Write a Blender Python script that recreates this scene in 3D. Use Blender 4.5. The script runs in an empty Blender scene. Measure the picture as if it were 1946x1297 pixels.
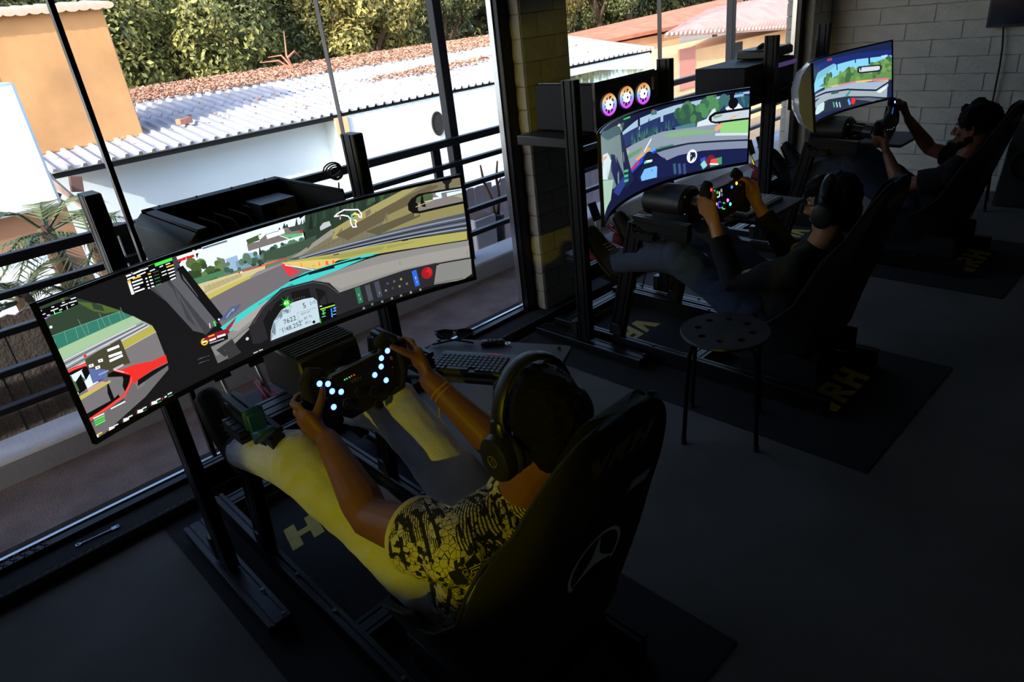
import bpy, bmesh, math, random
import numpy as np
from mathutils import Vector, Matrix, noise, Quaternion
from mathutils.bvhtree import BVHTree

random.seed(7)
scn = bpy.context.scene
COL = scn.collection
PI = math.pi

# ------------------------------------------------------------------ camera
CAM = Vector((0.0, 0.0, 1.65))
PITCH, ROLL, YAW = math.radians(64.105), math.radians(-6.801), math.radians(-41.377)
ROT = Matrix.Rotation(YAW, 3, 'Z') @ Matrix.Rotation(PITCH, 3, 'X') @ Matrix.Rotation(ROLL, 3, 'Z')
cam_data = bpy.data.cameras.new('camera')
cam_data.sensor_width = 36.0
cam_data.lens = 1297.0 / 1946.0 * 36.0
cam_data.clip_start, cam_data.clip_end = 0.02, 300
cam = bpy.data.objects.new('camera', cam_data)
COL.objects.link(cam)
cam.matrix_world = Matrix.Translation(CAM) @ ROT.to_4x4()
scn.camera = cam

# ------------------------------------------------------------------ sky, sun, exposure
scn.view_settings.view_transform = 'Standard'
scn.view_settings.look = 'None'
scn.view_settings.gamma = 1.0
scn.view_settings.use_curve_mapping = False
scn.view_settings.exposure = 0.0
SUN_DIR = Vector((0.84, 0.27, -0.47)).normalized()      # the way the light travels
world = bpy.data.worlds.new('sky')
scn.world = world
world.use_nodes = True
wn, wl = world.node_tree.nodes, world.node_tree.links
wn.clear()
sky = wn.new('ShaderNodeTexSky')
sky.sky_type = 'NISHITA'
sky.sun_disc = False
sky.sun_elevation = math.asin(-SUN_DIR.z)
sky.sun_rotation = math.atan2(-SUN_DIR.x, -SUN_DIR.y)
sky.air_density, sky.dust_density, sky.ozone_density = 1.0, 2.2, 1.0
bg = wn.new('ShaderNodeBackground')
bg.inputs['Strength'].default_value = 0.54
wo = wn.new('ShaderNodeOutputWorld')
wl.new(sky.outputs[0], bg.inputs[0])
wl.new(bg.outputs[0], wo.inputs[0])
sun_d = bpy.data.lights.new('sun', 'SUN')
sun_d.energy = 6.5
sun_d.angle = math.radians(0.6)
sun_d.color = (1.0, 0.93, 0.82)
sun = bpy.data.objects.new('sun', sun_d)
COL.objects.link(sun)
sun.rotation_euler = SUN_DIR.to_track_quat('-Z', 'Y').to_euler()


# ------------------------------------------------------------------ helpers: picture measurements -> places
def ray(x, y):
    return ROT @ Vector(((x - 973.0) / 1297.0, -(y - 648.5) / 1297.0, -1.0))
def at_x(x, y, X):
    d = ray(x, y); return CAM + d * (X / d.x)
def at_y(x, y, Y):
    d = ray(x, y); return CAM + d * (Y / d.y)
def at_z(x, y, Z):
    d = ray(x, y); return CAM + d * ((Z - CAM.z) / d.z)


# ------------------------------------------------------------------ helpers: objects
WL = {}                                    # where each parent stands
def tag(o, label=None, cat=None, group=None, kind=None):
    if label: o['label'] = label
    if cat: o['category'] = cat
    if group: o['group'] = group
    if kind: o['kind'] = kind
    return o
def thing(name, loc, label, cat, group=None, kind=None):
    o = bpy.data.objects.new(name, None)
    o.empty_display_size = 0.1
    COL.objects.link(o)
    o.location = loc
    WL[o.name] = Vector(loc)
    return tag(o, label, cat, group, kind)
def link(name, me, mat=None, parent=None, loc=None):
    o = bpy.data.objects.new(name, me)
    COL.objects.link(o)
    if mat and not me.materials:
        me.materials.append(mat)
    if parent:
        o.parent = parent
    if loc is not None:
        base = WL.get(parent.name, Vector((0, 0, 0))) if parent else Vector((0, 0, 0))
        o.location = Vector(loc) - base
        WL[o.name] = Vector(loc)
    else:
        WL[o.name] = WL.get(parent.name, Vector((0, 0, 0))) if parent else Vector((0, 0, 0))
    return o


class MB:
    """collects shapes in world coordinates, then links them as one mesh object"""
    def __init__(s):
        s.v, s.f = [], []
    def add(s, verts, faces):
        k = len(s.v)
        s.v += [Vector(p) for p in verts]
        s.f += [tuple(i + k for i in f) for f in faces]
        return s
    def box(s, c, size, rot=None, taper=None):
        c = Vector(c); h = [x / 2 for x in size]
        pts = []
        for z in (-1, 1):
            for y in (-1, 1):
                for x in (-1, 1):
                    t = taper if (taper and z > 0) else (1, 1)
                    p = Vector((x * h[0] * t[0], y * h[1] * t[1], z * h[2]))
                    pts.append(c + (rot @ p if rot else p))
        return s.add(pts, [(0, 2, 3, 1), (4, 5, 7, 6), (0, 1, 5, 4), (2, 6, 7, 3), (0, 4, 6, 2), (1, 3, 7, 5)])
    def box2(s, a, b):
        a, b = Vector(a), Vector(b)
        return s.box((a + b) / 2, [abs(b[i] - a[i]) for i in range(3)])
    def loft(s, rings, caps=True, closed=True):
        n = len(rings[0]); k = len(s.v)
        for r in rings: s.v += [Vector(p) for p in r]
        for i in range(len(rings) - 1):
            for j in range(n if closed else n - 1):
                a = k + i * n + j; b = k + i * n + (j + 1) % n
                s.f.append((a, b, b + n, a + n))
        if caps:
            s.f.append(tuple(k + j for j in reversed(range(n))))
            s.f.append(tuple(k + (len(rings) - 1) * n + j for j in range(n)))
        return s
    def limb(s, pts, rad, n=12, ref=None, round_ends=True):
        pts = [Vector(p) for p in pts]
        rad = [(r, r) if not isinstance(r, (tuple, list)) else tuple(r) for r in rad]
        P, R_ = [], []
        if round_ends:
            d = (pts[0] - pts[1]).normalized(); m = min(rad[0])
            P += [pts[0] + d * m * 0.95, pts[0] + d * m * 0.7]; R_ += [(rad[0][0] * .25, rad[0][1] * .25), (rad[0][0] * .72, rad[0][1] * .72)]
        P += pts; R_ += rad
        if round_ends:
            d = (pts[-1] - pts[-2]).normalized(); m = min(rad[-1])
            P += [pts[-1] + d * m * 0.7, pts[-1] + d * m * 0.95]; R_ += [(rad[-1][0] * .72, rad[-1][1] * .72), (rad[-1][0] * .25, rad[-1][1] * .25)]
        ref = Vector(ref) if ref is not None else None
        rings = []; u0 = None
        for i, p in enumerate(P):
            t = (P[min(i + 1, len(P) - 1)] - P[max(i - 1, 0)]).normalized()
            if ref is not None:
                u = (ref - t * ref.dot(t)).normalized()
            else:
                if u0 is None:
                    u0 = t.orthogonal().normalized()
                u = (u0 - t * u0.dot(t)).normalized(); u0 = u
            w = t.cross(u)
            rings.append([p + u * (R_[i][0] * math.cos(a)) + w * (R_[i][1] * math.sin(a)) for a in [2 * PI * k / n for k in range(n)]])
        return s.loft(rings)
    def cyl(s, a, b, r0, r1=None, n=16):
        return s.limb([a, b], [r0, r0 if r1 is None else r1], n, round_ends=False)
    def ball(s, c, r, n=14, m=9, rot=None):
        c = Vector(c); r = (r, r, r) if not isinstance(r, (tuple, list)) else r
        rings = []
        for i in range(m + 1):
            a = -PI / 2 + PI * (i + .15 if i == 0 else (i - .15 if i == m else i)) / m
            ring = []
            for k in range(n):
                b = 2 * PI * k / n
                p = Vector((r[0] * math.cos(a) * math.cos(b), r[1] * math.cos(a) * math.sin(b), r[2] * math.sin(a)))
                ring.append(c + (rot @ p if rot else p))
            rings.append(ring)
        return s.loft(rings)
    def torus(s, c, R_, r, axis=(0, 0, 1), n=32, m=8, a0=0, a1=2 * PI, ref=None, ry=None):
        c, ax = Vector(c), Vector(axis).normalized()
        u = Vector(ref) if ref else ax.orthogonal()
        u = (u - ax * u.dot(ax)).normalized(); w = ax.cross(u)
        full = abs(a1 - a0 - 2 * PI) < 1e-6
        rings = []
        for i in range(n + (0 if full else 1)):
            a = a0 + (a1 - a0) * i / n
            d = u * math.cos(a) + w * math.sin(a)
            rings.append([c + d * (R_ + r * math.cos(b)) + ax * ((ry or r) * math.sin(b)) for b in [2 * PI * k / m for k in range(m)]])
        if full:
            rings.append(rings[0])
        return s.loft(rings, caps=not full)
    def prism(s, pts, h, O=(0, 0, 0), X=(1, 0, 0), Y=(0, 1, 0)):
        O, X, Y = Vector(O), Vector(X), Vector(Y); N = X.cross(Y).normalized() * h
        a = [O + X * p[0] + Y * p[1] for p in pts]
        n = len(pts)
        if sum(pts[i][0] * pts[(i + 1) % n][1] - pts[(i + 1) % n][0] * pts[i][1] for i in range(n)) < 0: a.reverse()
        return s.loft([a, [p + N for p in a]])
    def profile(s, a, b, wdir, w=.08, d=.04, slot=.008, dep=.007):
        """aluminium T-slot extrusion from a to b, its wide side along wdir"""
        a, b = Vector(a), Vector(b); t = (b - a).normalized()
        u = Vector(wdir); u = (u - t * u.dot(t)).normalized(); v = t.cross(u)
        def side(L, k):
            out = []
            for i in range(k):
                c = -L / 2 + L * (i + .5) / k
                out += [(c - slot / 2, 0), (c - slot / 2, -dep), (c + slot / 2, -dep), (c + slot / 2, 0)]
            return out
        kw, kd = max(1, round(w / .04)), max(1, round(d / .04))
        P = []
        ch = .003
        P.append((-w / 2 + ch, -d / 2))
        for x, y in side(w, kw): P.append((x, -d / 2 - y))
        P += [(w / 2 - ch, -d / 2), (w / 2, -d / 2 + ch)]
        for x, y in side(d, kd): P.append((w / 2 + y, x))
        P += [(w / 2, d / 2 - ch), (w / 2 - ch, d / 2)]
        for x, y in side(w, kw): P.append((-x, d / 2 + y))
        P += [(-w / 2 + ch, d / 2), (-w / 2, d / 2 - ch)]
        for x, y in side(d, kd): P.append((-w / 2 - y, -x))
        P.append((-w / 2, -d / 2 + ch))
        return s.loft([[a + u * p[0] + v * p[1] for p in P], [b + u * p[0] + v * p[1] for p in P]])
    def mesh(s, name, off=Vector((0, 0, 0)), smooth=False, bevel=0, recalc=True, segs=1):
        me = bpy.data.meshes.new(name)
        me.from_pydata([p - off for p in s.v], [], s.f)
        if recalc or bevel:
            bm = bmesh.new(); bm.from_mesh(me)
            if recalc: bmesh.ops.recalc_face_normals(bm, faces=bm.faces)
            if bevel:
                ed = [e for e in bm.edges if len(e.link_faces) == 2 and e.calc_face_angle(0) > .6]
                bmesh.ops.bevel(bm, geom=ed, offset=bevel, segments=segs, profile=.6, affect='EDGES', clamp_overlap=True)
            bm.to_mesh(me); bm.free()
        if smooth:
            me.polygons.foreach_set('use_smooth', [True] * len(me.polygons))
            if smooth != 'all':
                try: me.set_sharp_from_angle(angle=math.radians(42))
                except Exception: pass
        me.update()
        return me
    def build(s, name, mat, parent=None, smooth=True, bevel=0, loc=None, segs=1):
        base = WL.get(parent.name, Vector((0, 0, 0))) if parent else (Vector(loc) if loc is not None else Vector((0, 0, 0)))
        me = s.mesh(name, base, smooth, bevel, segs=segs)
        me.materials.append(mat)
        o = bpy.data.objects.new(name, me)
        COL.objects.link(o)
        if parent: o.parent = parent
        else: o.location = base
        WL[o.name] = base
        return o


def evaluated(me, mods):
    """mesh after modifiers: list of (type, {settings})"""
    o = bpy.data.objects.new('tmp', me); COL.objects.link(o)
    for t, kw in mods:
        m = o.modifiers.new(t, t)
        for k, v in kw.items(): setattr(m, k, v)
    dg = bpy.context.evaluated_depsgraph_get()
    out = bpy.data.meshes.new_from_object(o.evaluated_get(dg))
    bpy.data.objects.remove(o)
    return out
def skin(name, mb, mat, parent, voxel=.006, iters=6, post=None):
    """one continuous surface grown round overlapping volumes"""
    base = WL[parent.name]
    me = mb.mesh(name, base)
    out = evaluated(me, [('REMESH', dict(mode='VOXEL', voxel_size=voxel)), ('SMOOTH', dict(factor=.5, iterations=iters))])
    bpy.data.meshes.remove(me)
    out.name = name
    if post: post(out)
    out.polygons.foreach_set('use_smooth', [True] * len(out.polygons))
    out.materials.clear(); out.materials.append(mat)
    o = bpy.data.objects.new(name, out); COL.objects.link(o); o.parent = parent
    WL[o.name] = base
    return o
def bvh_of(o):
    me = o.data; b = WL[o.name]
    return BVHTree.FromPolygons([v.co + b for v in me.vertices], [tuple(p.vertices) for p in me.polygons])

_tm = {}
def text_geo(txt):
    if txt not in _tm:
        cu = bpy.data.curves.new('t', 'FONT'); cu.body = txt; cu.resolution_u = 3
        o = bpy.data.objects.new('t', cu); COL.objects.link(o)
        dg = bpy.context.evaluated_depsgraph_get()
        me = bpy.data.meshes.new_from_object(o.evaluated_get(dg))
        _tm[txt] = ([tuple(v.co[:2]) for v in me.vertices], [tuple(p.vertices) for p in me.polygons])
        bpy.data.objects.remove(o); bpy.data.curves.remove(cu); bpy.data.meshes.remove(me)
    return _tm[txt]


# ------------------------------------------------------------------ materials
def lin(c):
    return tuple((x / 12.92 if x <= .04045 else ((x + .055) / 1.055) ** 2.4) for x in [k / 255 for k in c])
MATS = {}
def mat(name, col, rough=.6, metal=0, emit=None, es=1, spec=.5, vary=0, vscale=8, bump=0, bscale=60, coat=0, alpha=None, sheen=0):
    if name in MATS: return MATS[name]
    m = bpy.data.materials.new(name); m.use_nodes = True
    nt = m.node_tree; b = nt.nodes['Principled BSDF']
    c = (*col, 1)
    b.inputs['Base Color'].default_value = c
    b.inputs['Roughness'].default_value = rough
    b.inputs['Metallic'].default_value = metal
    b.inputs['Specular IOR Level'].default_value = spec
    if coat: b.inputs['Coat Weight'].default_value = coat
    if sheen: b.inputs['Sheen Weight'].default_value = sheen
    if emit:
        b.inputs['Emission Color'].default_value = (*emit, 1); b.inputs['Emission Strength'].default_value = es
    tc = nt.nodes.new('ShaderNodeTexCoord')
    if vary:
        n = nt.nodes.new('ShaderNodeTexNoise'); n.inputs['Scale'].default_value = vscale; n.inputs['Detail'].default_value = 6
        r = nt.nodes.new('ShaderNodeMixRGB'); r.blend_type = 'MULTIPLY'; r.inputs[0].default_value = 1
        rp = nt.nodes.new('ShaderNodeValToRGB')
        rp.color_ramp.elements[0].position, rp.color_ramp.elements[1].position = .3, .7
        rp.color_ramp.elements[0].color = (1 - vary,) * 3 + (1,); rp.color_ramp.elements[1].color = (1 + vary * .4,) * 3 + (1,)
        nt.links.new(tc.outputs['Object'], n.inputs['Vector']); nt.links.new(n.outputs[0], rp.inputs[0])
        r.inputs[1].default_value = c; nt.links.new(rp.outputs[0], r.inputs[2]); nt.links.new(r.outputs[0], b.inputs['Base Color'])
    if bump:
        n = nt.nodes.new('ShaderNodeTexNoise'); n.inputs['Scale'].default_value = bscale; n.inputs['Detail'].default_value = 4
        bp = nt.nodes.new('ShaderNodeBump'); bp.inputs['Strength'].default_value = bump; bp.inputs['Distance'].default_value = .01
        nt.links.new(tc.outputs['Object'], n.inputs['Vector']); nt.links.new(n.outputs[0], bp.inputs['Height']); nt.links.new(bp.outputs[0], b.inputs['Normal'])
    MATS[name] = m
    return m
def emis(name, col255, s=1.0):
    c = lin(col255)
    return mat(name, (0.01, 0.01, 0.01), .4, emit=c, es=s)

M_ANO = mat('black_anodised', (.012, .012, .014), .38, .6, vary=.2, vscale=30)
M_BLK = mat('black_plastic', (.012, .012, .013), .45, bump=.05, bscale=300)
M_BLK2 = mat('black_satin_metal', (.02, .02, .022), .35, .4)
M_GLOSS = mat('black_gloss', (.008, .008, .009), .12, coat=.3)
M_RUB = mat('black_rubber', (.012, .012, .013), .85, bump=.2, bscale=200)
M_STEEL = mat('steel', (.55, .56, .58), .28, 1)
M_YEL = mat('mustard_print', lin((176, 150, 52)), .7, vary=.15, vscale=40)
M_FAB = mat('black_fabric', (.0055, .0048, .005), .95, bump=.3, bscale=500, sheen=.02)
M_WHP = mat('white_print', lin((225, 225, 230)), .6)
M_GRP = mat('grey_print', lin((120, 120, 125)), .6)

# ================================================================== the setting
M_CARPET = mat('grey_carpet', lin((100, 96, 93)), .95, vary=.3, vscale=2.2, bump=.6, bscale=420)
M_LEDGE = mat('black_ledge_carpet', lin((40, 38, 42)), .95, vary=.3, vscale=30, bump=.6, bscale=300)
M_WALLW = mat('painted_plaster', lin((150, 145, 135)), .9, vary=.15, vscale=3, bump=.2, bscale=40)
M_BRICK = mat('white_painted_brick', lin((186, 180, 168)), .85, vary=.15, vscale=9, bump=.55, bscale=38)
M_MORT = mat('painted_mortar', lin((140, 136, 128)), .9, bump=.3, bscale=60)
M_CEIL = mat('pale_ceiling', lin((160, 157, 150)), .9)
M_DARKW = mat('off_white_wall_paint', lin((150, 147, 140)), .9)
M_FRAME = mat('black_window_frame', (.012, .012, .014), .3, .5)
M_FRAMEB = mat('bare_aluminium_edge', (.7, .72, .75), .25, 1)

GX0, GX1 = -2.45, 6.15          # room, left wall to far wall
GY0 = -2.6                      # back wall
WY, PY = 2.70, 2.60             # glass line, pillar face
ZC = 2.65

tag(MB().box2((GX0, GY0, -.1), (GX1, 2.56, 0)).build('floor', M_CARPET), 'dark grey carpet floor of the simulator room', None, None, 'structure')
tag(MB().box2((GX0 - .25, GY0 - .25, ZC), (GX1 + .45, 2.82, ZC + .25)).build('ceiling', M_CEIL), 'pale ceiling of the room', None, None, 'structure')
tag(MB().box2((GX0 - .25, GY0 - .25, -.1), (GX0, 2.82, ZC)).build('wall_left', M_DARKW), 'off-white side wall of the room', None, None, 'structure')
tag(MB().box2((GX0, GY0 - .25, -.1), (GX1, GY0, ZC)).build('wall_back', M_DARKW), 'off-white rear wall of the room', None, None, 'structure')
tag(MB().box2((GX0, 2.60, 2.32), (GX1, 2.82, ZC)).build('wall_front', M_DARKW), 'wall above the windows', None, None, 'structure')

# the ledge below the windows, with a round worn edge
lg = MB()
prof = [(2.56, -.1), (2.545, .0), (2.535, .028), (2.545, .046), (2.565, .052), (2.69, .052), (2.82, .052), (2.82, -.1)]
lg.loft([[Vector((GX0, y, z)) for y, z in prof], [Vector((GX1, y, z)) for y, z in prof]])
ledge = tag(lg.build('trim_1', M_LEDGE), 'black carpeted ledge along the foot of the windows', None, None, 'structure')
st = MB()
for i in range(150):
    x = -1.2 + i * .028
    st.limb([(x, 2.548, .051), (x + .016, 2.55, .053)], [.0022, .0022], 5)
tag(st.build('seam_glints', mat('seam_glint_grey', lin((120, 118, 122)), .7), ledge), None, None, None, 'stuff')  # pale dashes paint the row of highlights along the carpet's seam edge


def brick_wall(parent, O, U, N, n_len, z0, z1, L=.235, Hh=.108, joint=.006, edge=None):
    """painted bricks laid in courses: each brick an object of its own"""
    U, N, O = Vector(U), Vector(N), Vector(O)
    meshes = {}
    def piece(l):
        key = round(l, 3)
        if key not in meshes:
            meshes[key] = []
            for k in range(3):
                mb = MB(); r = random.Random(k + int(key * 1000))
                nx = max(2, int(l / .06)); grid = []
                h = Hh - joint; w = l - joint
                top = []
                for j in range(4):
                    row = []
                    for i in range(nx + 1):
                        u, v = -w / 2 + w * i / nx, -h / 2 + h * j / 3
                        e = 1 if 0 < i < nx and 0 < j < 3 else 0
                        dd = .009 + r.uniform(-.003, .003) if e else .003
                        u2 = u * (1 if 0 < i < nx else 1 + r.uniform(-.012, .004)); v2 = v + (r.uniform(-.003, .003) if j in (0, 3) else 0)
                        row.append(Vector((u2, dd, v2)))
                    top.append(row)
                vs = [p for row in top for p in row]; W = nx + 1
                fs = [(j * W + i, j * W + i + 1, (j + 1) * W + i + 1, (j + 1) * W + i) for j in range(3) for i in range(nx)]
                mb.add(vs, fs)
                # skirt back into the wall
                ring = [i for i in range(W)] + [W * j + nx for j in (1, 2)] + [3 * W + i for i in reversed(range(W))] + [W * j for j in (2, 1)]
                k0 = len(mb.v); mb.v += [Vector((mb.v[i].x, -.012, mb.v[i].z)) for i in ring]
                mb.f += [(ring[a], ring[(a + 1) % len(ring)], k0 + (a + 1) % len(ring), k0 + a) for a in range(len(ring))]
                me = mb.mesh('brick', smooth=True); me.materials.append(M_BRICK)
                meshes[key].append(me)
        return random.choice(meshes[key])
    base = WL[parent.name]
    R3 = Matrix((U, N, Vector((0, 0, 1)))).transposed()
    z = z0; c = 0
    while z < z1:
        x = -L / 2 * (c % 2)
        while x < n_len - 1e-4:
            a, b = max(x, 0), min(x + L, n_len)
            if b - a > .03:
                o = bpy.data.objects.new('brick', piece(b - a)); COL.objects.link(o)
                o.parent = parent
                p = O + U * ((a + b) / 2) + Vector((0, 0, z + Hh / 2))
                o.matrix_local = Matrix.Translation(p - base) @ R3.to_4x4()
            x += L
        z += Hh; c += 1

# far wall with its painted bricks
wr = tag(MB().box2((GX1, GY0, -.1), (GX1 + .25, 2.82, ZC)).build('wall_right', M_MORT), 'white painted brick wall at the far end of the room', None, None, 'structure')
brick_wall(wr, (GX1, 2.60, 0), (0, -1, 0), (-1, 0, 0), 1.64, 0, 1.75, L=.385, Hh=.122)
# brick pillar between the windows
PX0, PX1 = 2.585, 2.925
pil = tag(MB().box2((PX0, PY, 0), (PX1, 2.81, ZC)).build('wall_pillar', M_MORT), 'painted brick pillar between the two windows', None, None, 'structure')
brick_wall(pil, (PX0 + .002, PY, .05), (1, 0, 0), (0, -1, 0), PX1 - PX0, 0, 1.85, L=.24, Hh=.112)
brick_wall(pil, (PX0, 2.698, .05), (0, -1, 0), (-1, 0, 0), .098, 0, 1.85, L=.24, Hh=.112)
brick_wall(pil, (PX0 - .004, 2.82, .05), (0, -1, 0), (-1, 0, 0), .08, 0, 1.85, L=.24, Hh=.112)
brick_wall(pil, (PX1, 2.6, .05), (0, 1, 0), (1, 0, 0), .21, 0, 1.85, L=.24, Hh=.112)
# brick stub at the far corner
stub = tag(MB().box2((5.83, 2.60, 0), (6.15, 2.81, ZC)).build('wall_corner', M_MORT), 'brick stub wall at the far corner by the second window', None, None, 'structure')
brick_wall(stub, (5.832, 2.60, .05), (1, 0, 0), (0, -1, 0), .31, 0, 1.75, L=.24, Hh=.1)
brick_wall(stub, (5.826, 2.82, .05), (0, -1, 0), (-1, 0, 0), .08, 0, 1.75, L=.24, Hh=.1)

# glass
def glass_mat():
    m = bpy.data.materials.new('window_glass'); m.use_nodes = True
    nt = m.node_tree; nt.nodes.clear()
    o = nt.nodes.new('ShaderNodeOutputMaterial'); mx = nt.nodes.new('ShaderNodeMixShader')
    t = nt.nodes.new('ShaderNodeBsdfTransparent'); t.inputs[0].default_value = (.95, .96, .97, 1)
    g = nt.nodes.new('ShaderNodeBsdfGlossy'); g.inputs['Roughness'].default_value = .02
    lw = nt.nodes.new('ShaderNodeFresnel'); lw.inputs['IOR'].default_value = 1.25
    ge = nt.nodes.new('ShaderNodeNewGeometry'); sb = nt.nodes.new('ShaderNodeMath'); sb.operation = 'SUBTRACT'; sb.use_clamp = True
    nt.links.new(lw.outputs[0], sb.inputs[0]); nt.links.new(ge.outputs['Backfacing'], sb.inputs[1])     # only the outer skin mirrors
    nt.links.new(sb.outputs[0], mx.inputs[0]); nt.links.new(t.outputs[0], mx.inputs[1]); nt.links.new(g.outputs[0], mx.inputs[2])
    nt.links.new(mx.outputs[0], o.inputs[0])
    return m
M_GLASS = glass_mat()
def window(name, x0, x1, joints, label, thick):
    w = thing(name, ((x0 + x1) / 2, WY, .05), label, None, None, 'structure')
    z0, z1 = .052, 2.32
    for a, b in (((x0, WY - .03, z0), (x1, WY + .03, z0 + .022)), ((x0, WY - .03, z1 - .05), (x1, WY + .03, z1)),
                 ((x0, WY - .035, z0), (x0 + .08, WY + .03, z1)), ((x1 - .08, WY - .035, z0), (x1, WY + .03, z1))):
        MB().box2(a, b).build('frame_bar', M_FRAME, w, bevel=.003)
    # bright bare edge where the frame holds the glass
    MB().box2((x0 + .075, WY + .018, z0 + .02), (x1 - .075, WY + .034, z0 + .028)).build('glazing_bead', M_FRAMEB, w)
    MB().box2((x1 - .088, WY + .0, z0), (x1 - .08, WY + .034, z1)).build('glazing_bead', M_FRAMEB, w)
    xs = [x0 + .08] + joints + [x1 - .08]
    for a, b in zip(xs, xs[1:]):
        MB().box2((a + .003, WY + .008, z0 + .02), (b - .003, WY + .016, z1 - .05)).build('pane', M_GLASS, w, smooth=False)
    for j, x in enumerate(joints):
        t = thick[j]
        MB().box2((x - t, WY - .008, z0 + .02), (x + t, WY + .022, z1 - .05)).build('mullion', M_FRAME if t > .003 else mat('glass_joint', lin((120, 108, 108)), .3), w)
    return w
tag(MB().box2((GX0, 2.60, -.05), (-.42, 2.82, 2.32)).build('wall_daylight_block', M_DARKW), 'unseen off-white wall left of the first window, added to cut the daylight', None, None, 'structure')  # out of view, put in to keep daylight off the left side
window('window_1', -.42, 2.585, [.64, 1.565], 'large black framed window over the first rig', [.0085, .0013])
window('window_2', PX1, 5.83, [3.905], 'black framed window behind the second and third rigs', [.0013])

# yellow spotlight on a bracket on the left wall, pointed across the near rig
LP = Vector((-2.28, -.12, 1.62)); LT = LP + Vector((.888, .4235, -.182)); LD = (LT - LP).normalized()
sp = thing('wall_spotlight', (GX0 + .02, -.12, 1.62), 'small black wall spotlight giving yellow light on the left wall', 'lamp')
MB().box((GX0 + .012, -.12, 1.62), (.024, .1, .1)).build('wall_plate', M_BLK2, sp, bevel=.004)
MB().limb([(GX0 + .02, -.12, 1.62), LP - LD * .06], [.012, .012], 8).build('arm', M_BLK2, sp)
MB().limb([LP - LD * .10, LP - LD * .09, LP - LD * .005], [.03, .04, .045], 20, round_ends=False).build('can', M_BLK2, sp)
MB().cyl(LP - LD * .004, LP + LD * .0, .04, n=20).build('lens', mat('yellow_lens', (.5, .4, .05), .4, emit=(1.0, .80, .03), es=3.0), sp)
sl_d = bpy.data.lights.new('spot_bulb', 'SPOT'); sl_d.energy = 90; sl_d.color = (1.0, .86, .0); sl_d.spot_size = math.radians(23); sl_d.spot_blend = .22; sl_d.shadow_soft_size = .025
slo = bpy.data.objects.new('spot_bulb', sl_d); COL.objects.link(slo); slo.parent = sp
slo.matrix_local = Matrix.Translation(LP + LD * .02 - WL[sp.name]) @ LD.to_track_quat('-Z', 'Y').to_matrix().to_4x4()

# ================================================================== outside: balcony, fence, neighbours, trees
M_BALF = mat('balcony_concrete', lin((130, 114, 114)), .95, vary=.35, vscale=6, bump=.5, bscale=90)
M_KERB = mat('white_kerb_paint', lin((205, 205, 212)), .8, vary=.1, vscale=5, bump=.15, bscale=50)
M_RAIL = mat('dark_rail_paint', lin((46, 46, 54)), .45, .2)
M_WOOD = mat('weathered_wood', lin((86, 78, 74)), .9, vary=.45, vscale=14, bump=.5, bscale=60)
M_WOODL = mat('pale_lavender_planks', lin((205, 196, 208)), .85, vary=.15, vscale=10)
M_WHITE = mat('white_render', lin((226, 241, 248)), .9, vary=.05, vscale=1.2, bump=.2, bscale=12)
M_ORANGE = mat('orange_render', lin((204, 154, 104)), .9, vary=.26, vscale=1.4, bump=.15, bscale=14)
M_PEACH = mat('peach_render', lin((240, 196, 150)), .9, vary=.1, vscale=1.5)
M_SHEET = mat('whitewashed_roof_sheet', lin((176, 178, 188)), .7, vary=.2, vscale=2.4)
M_TERRA = mat('terracotta_roof', lin((205, 132, 104)), .9, vary=.3, vscale=2.5, bump=.4, bscale=12)
M_LITTER = mat('dry_leaf_litter', lin((196, 154, 132)), .95, vary=.3, vscale=9)
M_TILE = mat('coping_tile_clay', lin((214, 190, 168)), .85, vary=.2, vscale=6)
M_GROUND = mat('outside_ground', lin((150, 138, 122)), .95, vary=.3, vscale=.5)
M_BARK = mat('bark', lin((96, 76, 62)), .95, vary=.3, vscale=12, bump=.6, bscale=20)
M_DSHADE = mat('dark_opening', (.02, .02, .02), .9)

tag(MB().box2((-6, 2.82, -.12), (12, 3.41, 0)).build('balcony_floor', M_BALF), 'dark grey concrete floor of the balcony outside', None, None, 'structure')
tag(MB().box2((-6, 3.41, -.12), (12, 3.66, .115)).build('trim_2', M_KERB, bevel=.012), 'low white kerb at the edge of the balcony', None, None, 'structure')
tag(MB().box2((-60, 3.6, -3.2), (90, 90, -3.0)).build('ground', M_GROUND), 'ground outside below the balcony', None, None, 'structure')
tag(MB().box2((-6, 2.82, -3.1), (12, 3.6, -.12)).build('wall_balcony', M_KERB), 'outer wall below the balcony', None, None, 'structure')

tag(MB().box2((-6, 2.82, 2.62), (12, 3.85, 2.74)).build('balcony_shade_slab', M_KERB), 'unseen flat roof slab on the tall balcony posts, added to dim the skylight', None, None, 'structure')  # out of view above the posts, added to cut skylight on balcony and floor

rl = thing('balcony_railing', (2.5, 3.5, .115), 'dark metal balcony railing of five horizontal bars on posts', 'railing')
for z, h in ((.93, .045), (.788, .03), (.632, .03), (.462, .032), (.302, .032)):
    MB().box2((-2.5, 3.485, z - h / 2), (9.5, 3.53, z + h / 2)).build('bar', M_RAIL, rl, bevel=.003)
for x, top in ((-.55, 2.62), (2.835, 2.62), (6.27, 2.62)):
    MB().box2((x - .032, 3.53, .1), (x + .032, 3.595, top)).build('tall_post', M_RAIL, rl, bevel=.003)
for x in (.80, 2.67, 4.45, 7.8):
    MB().box2((x - .03, 3.53, .1), (x + .03, 3.56, .93)).build('short_post', M_RAIL, rl, bevel=.003)

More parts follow.
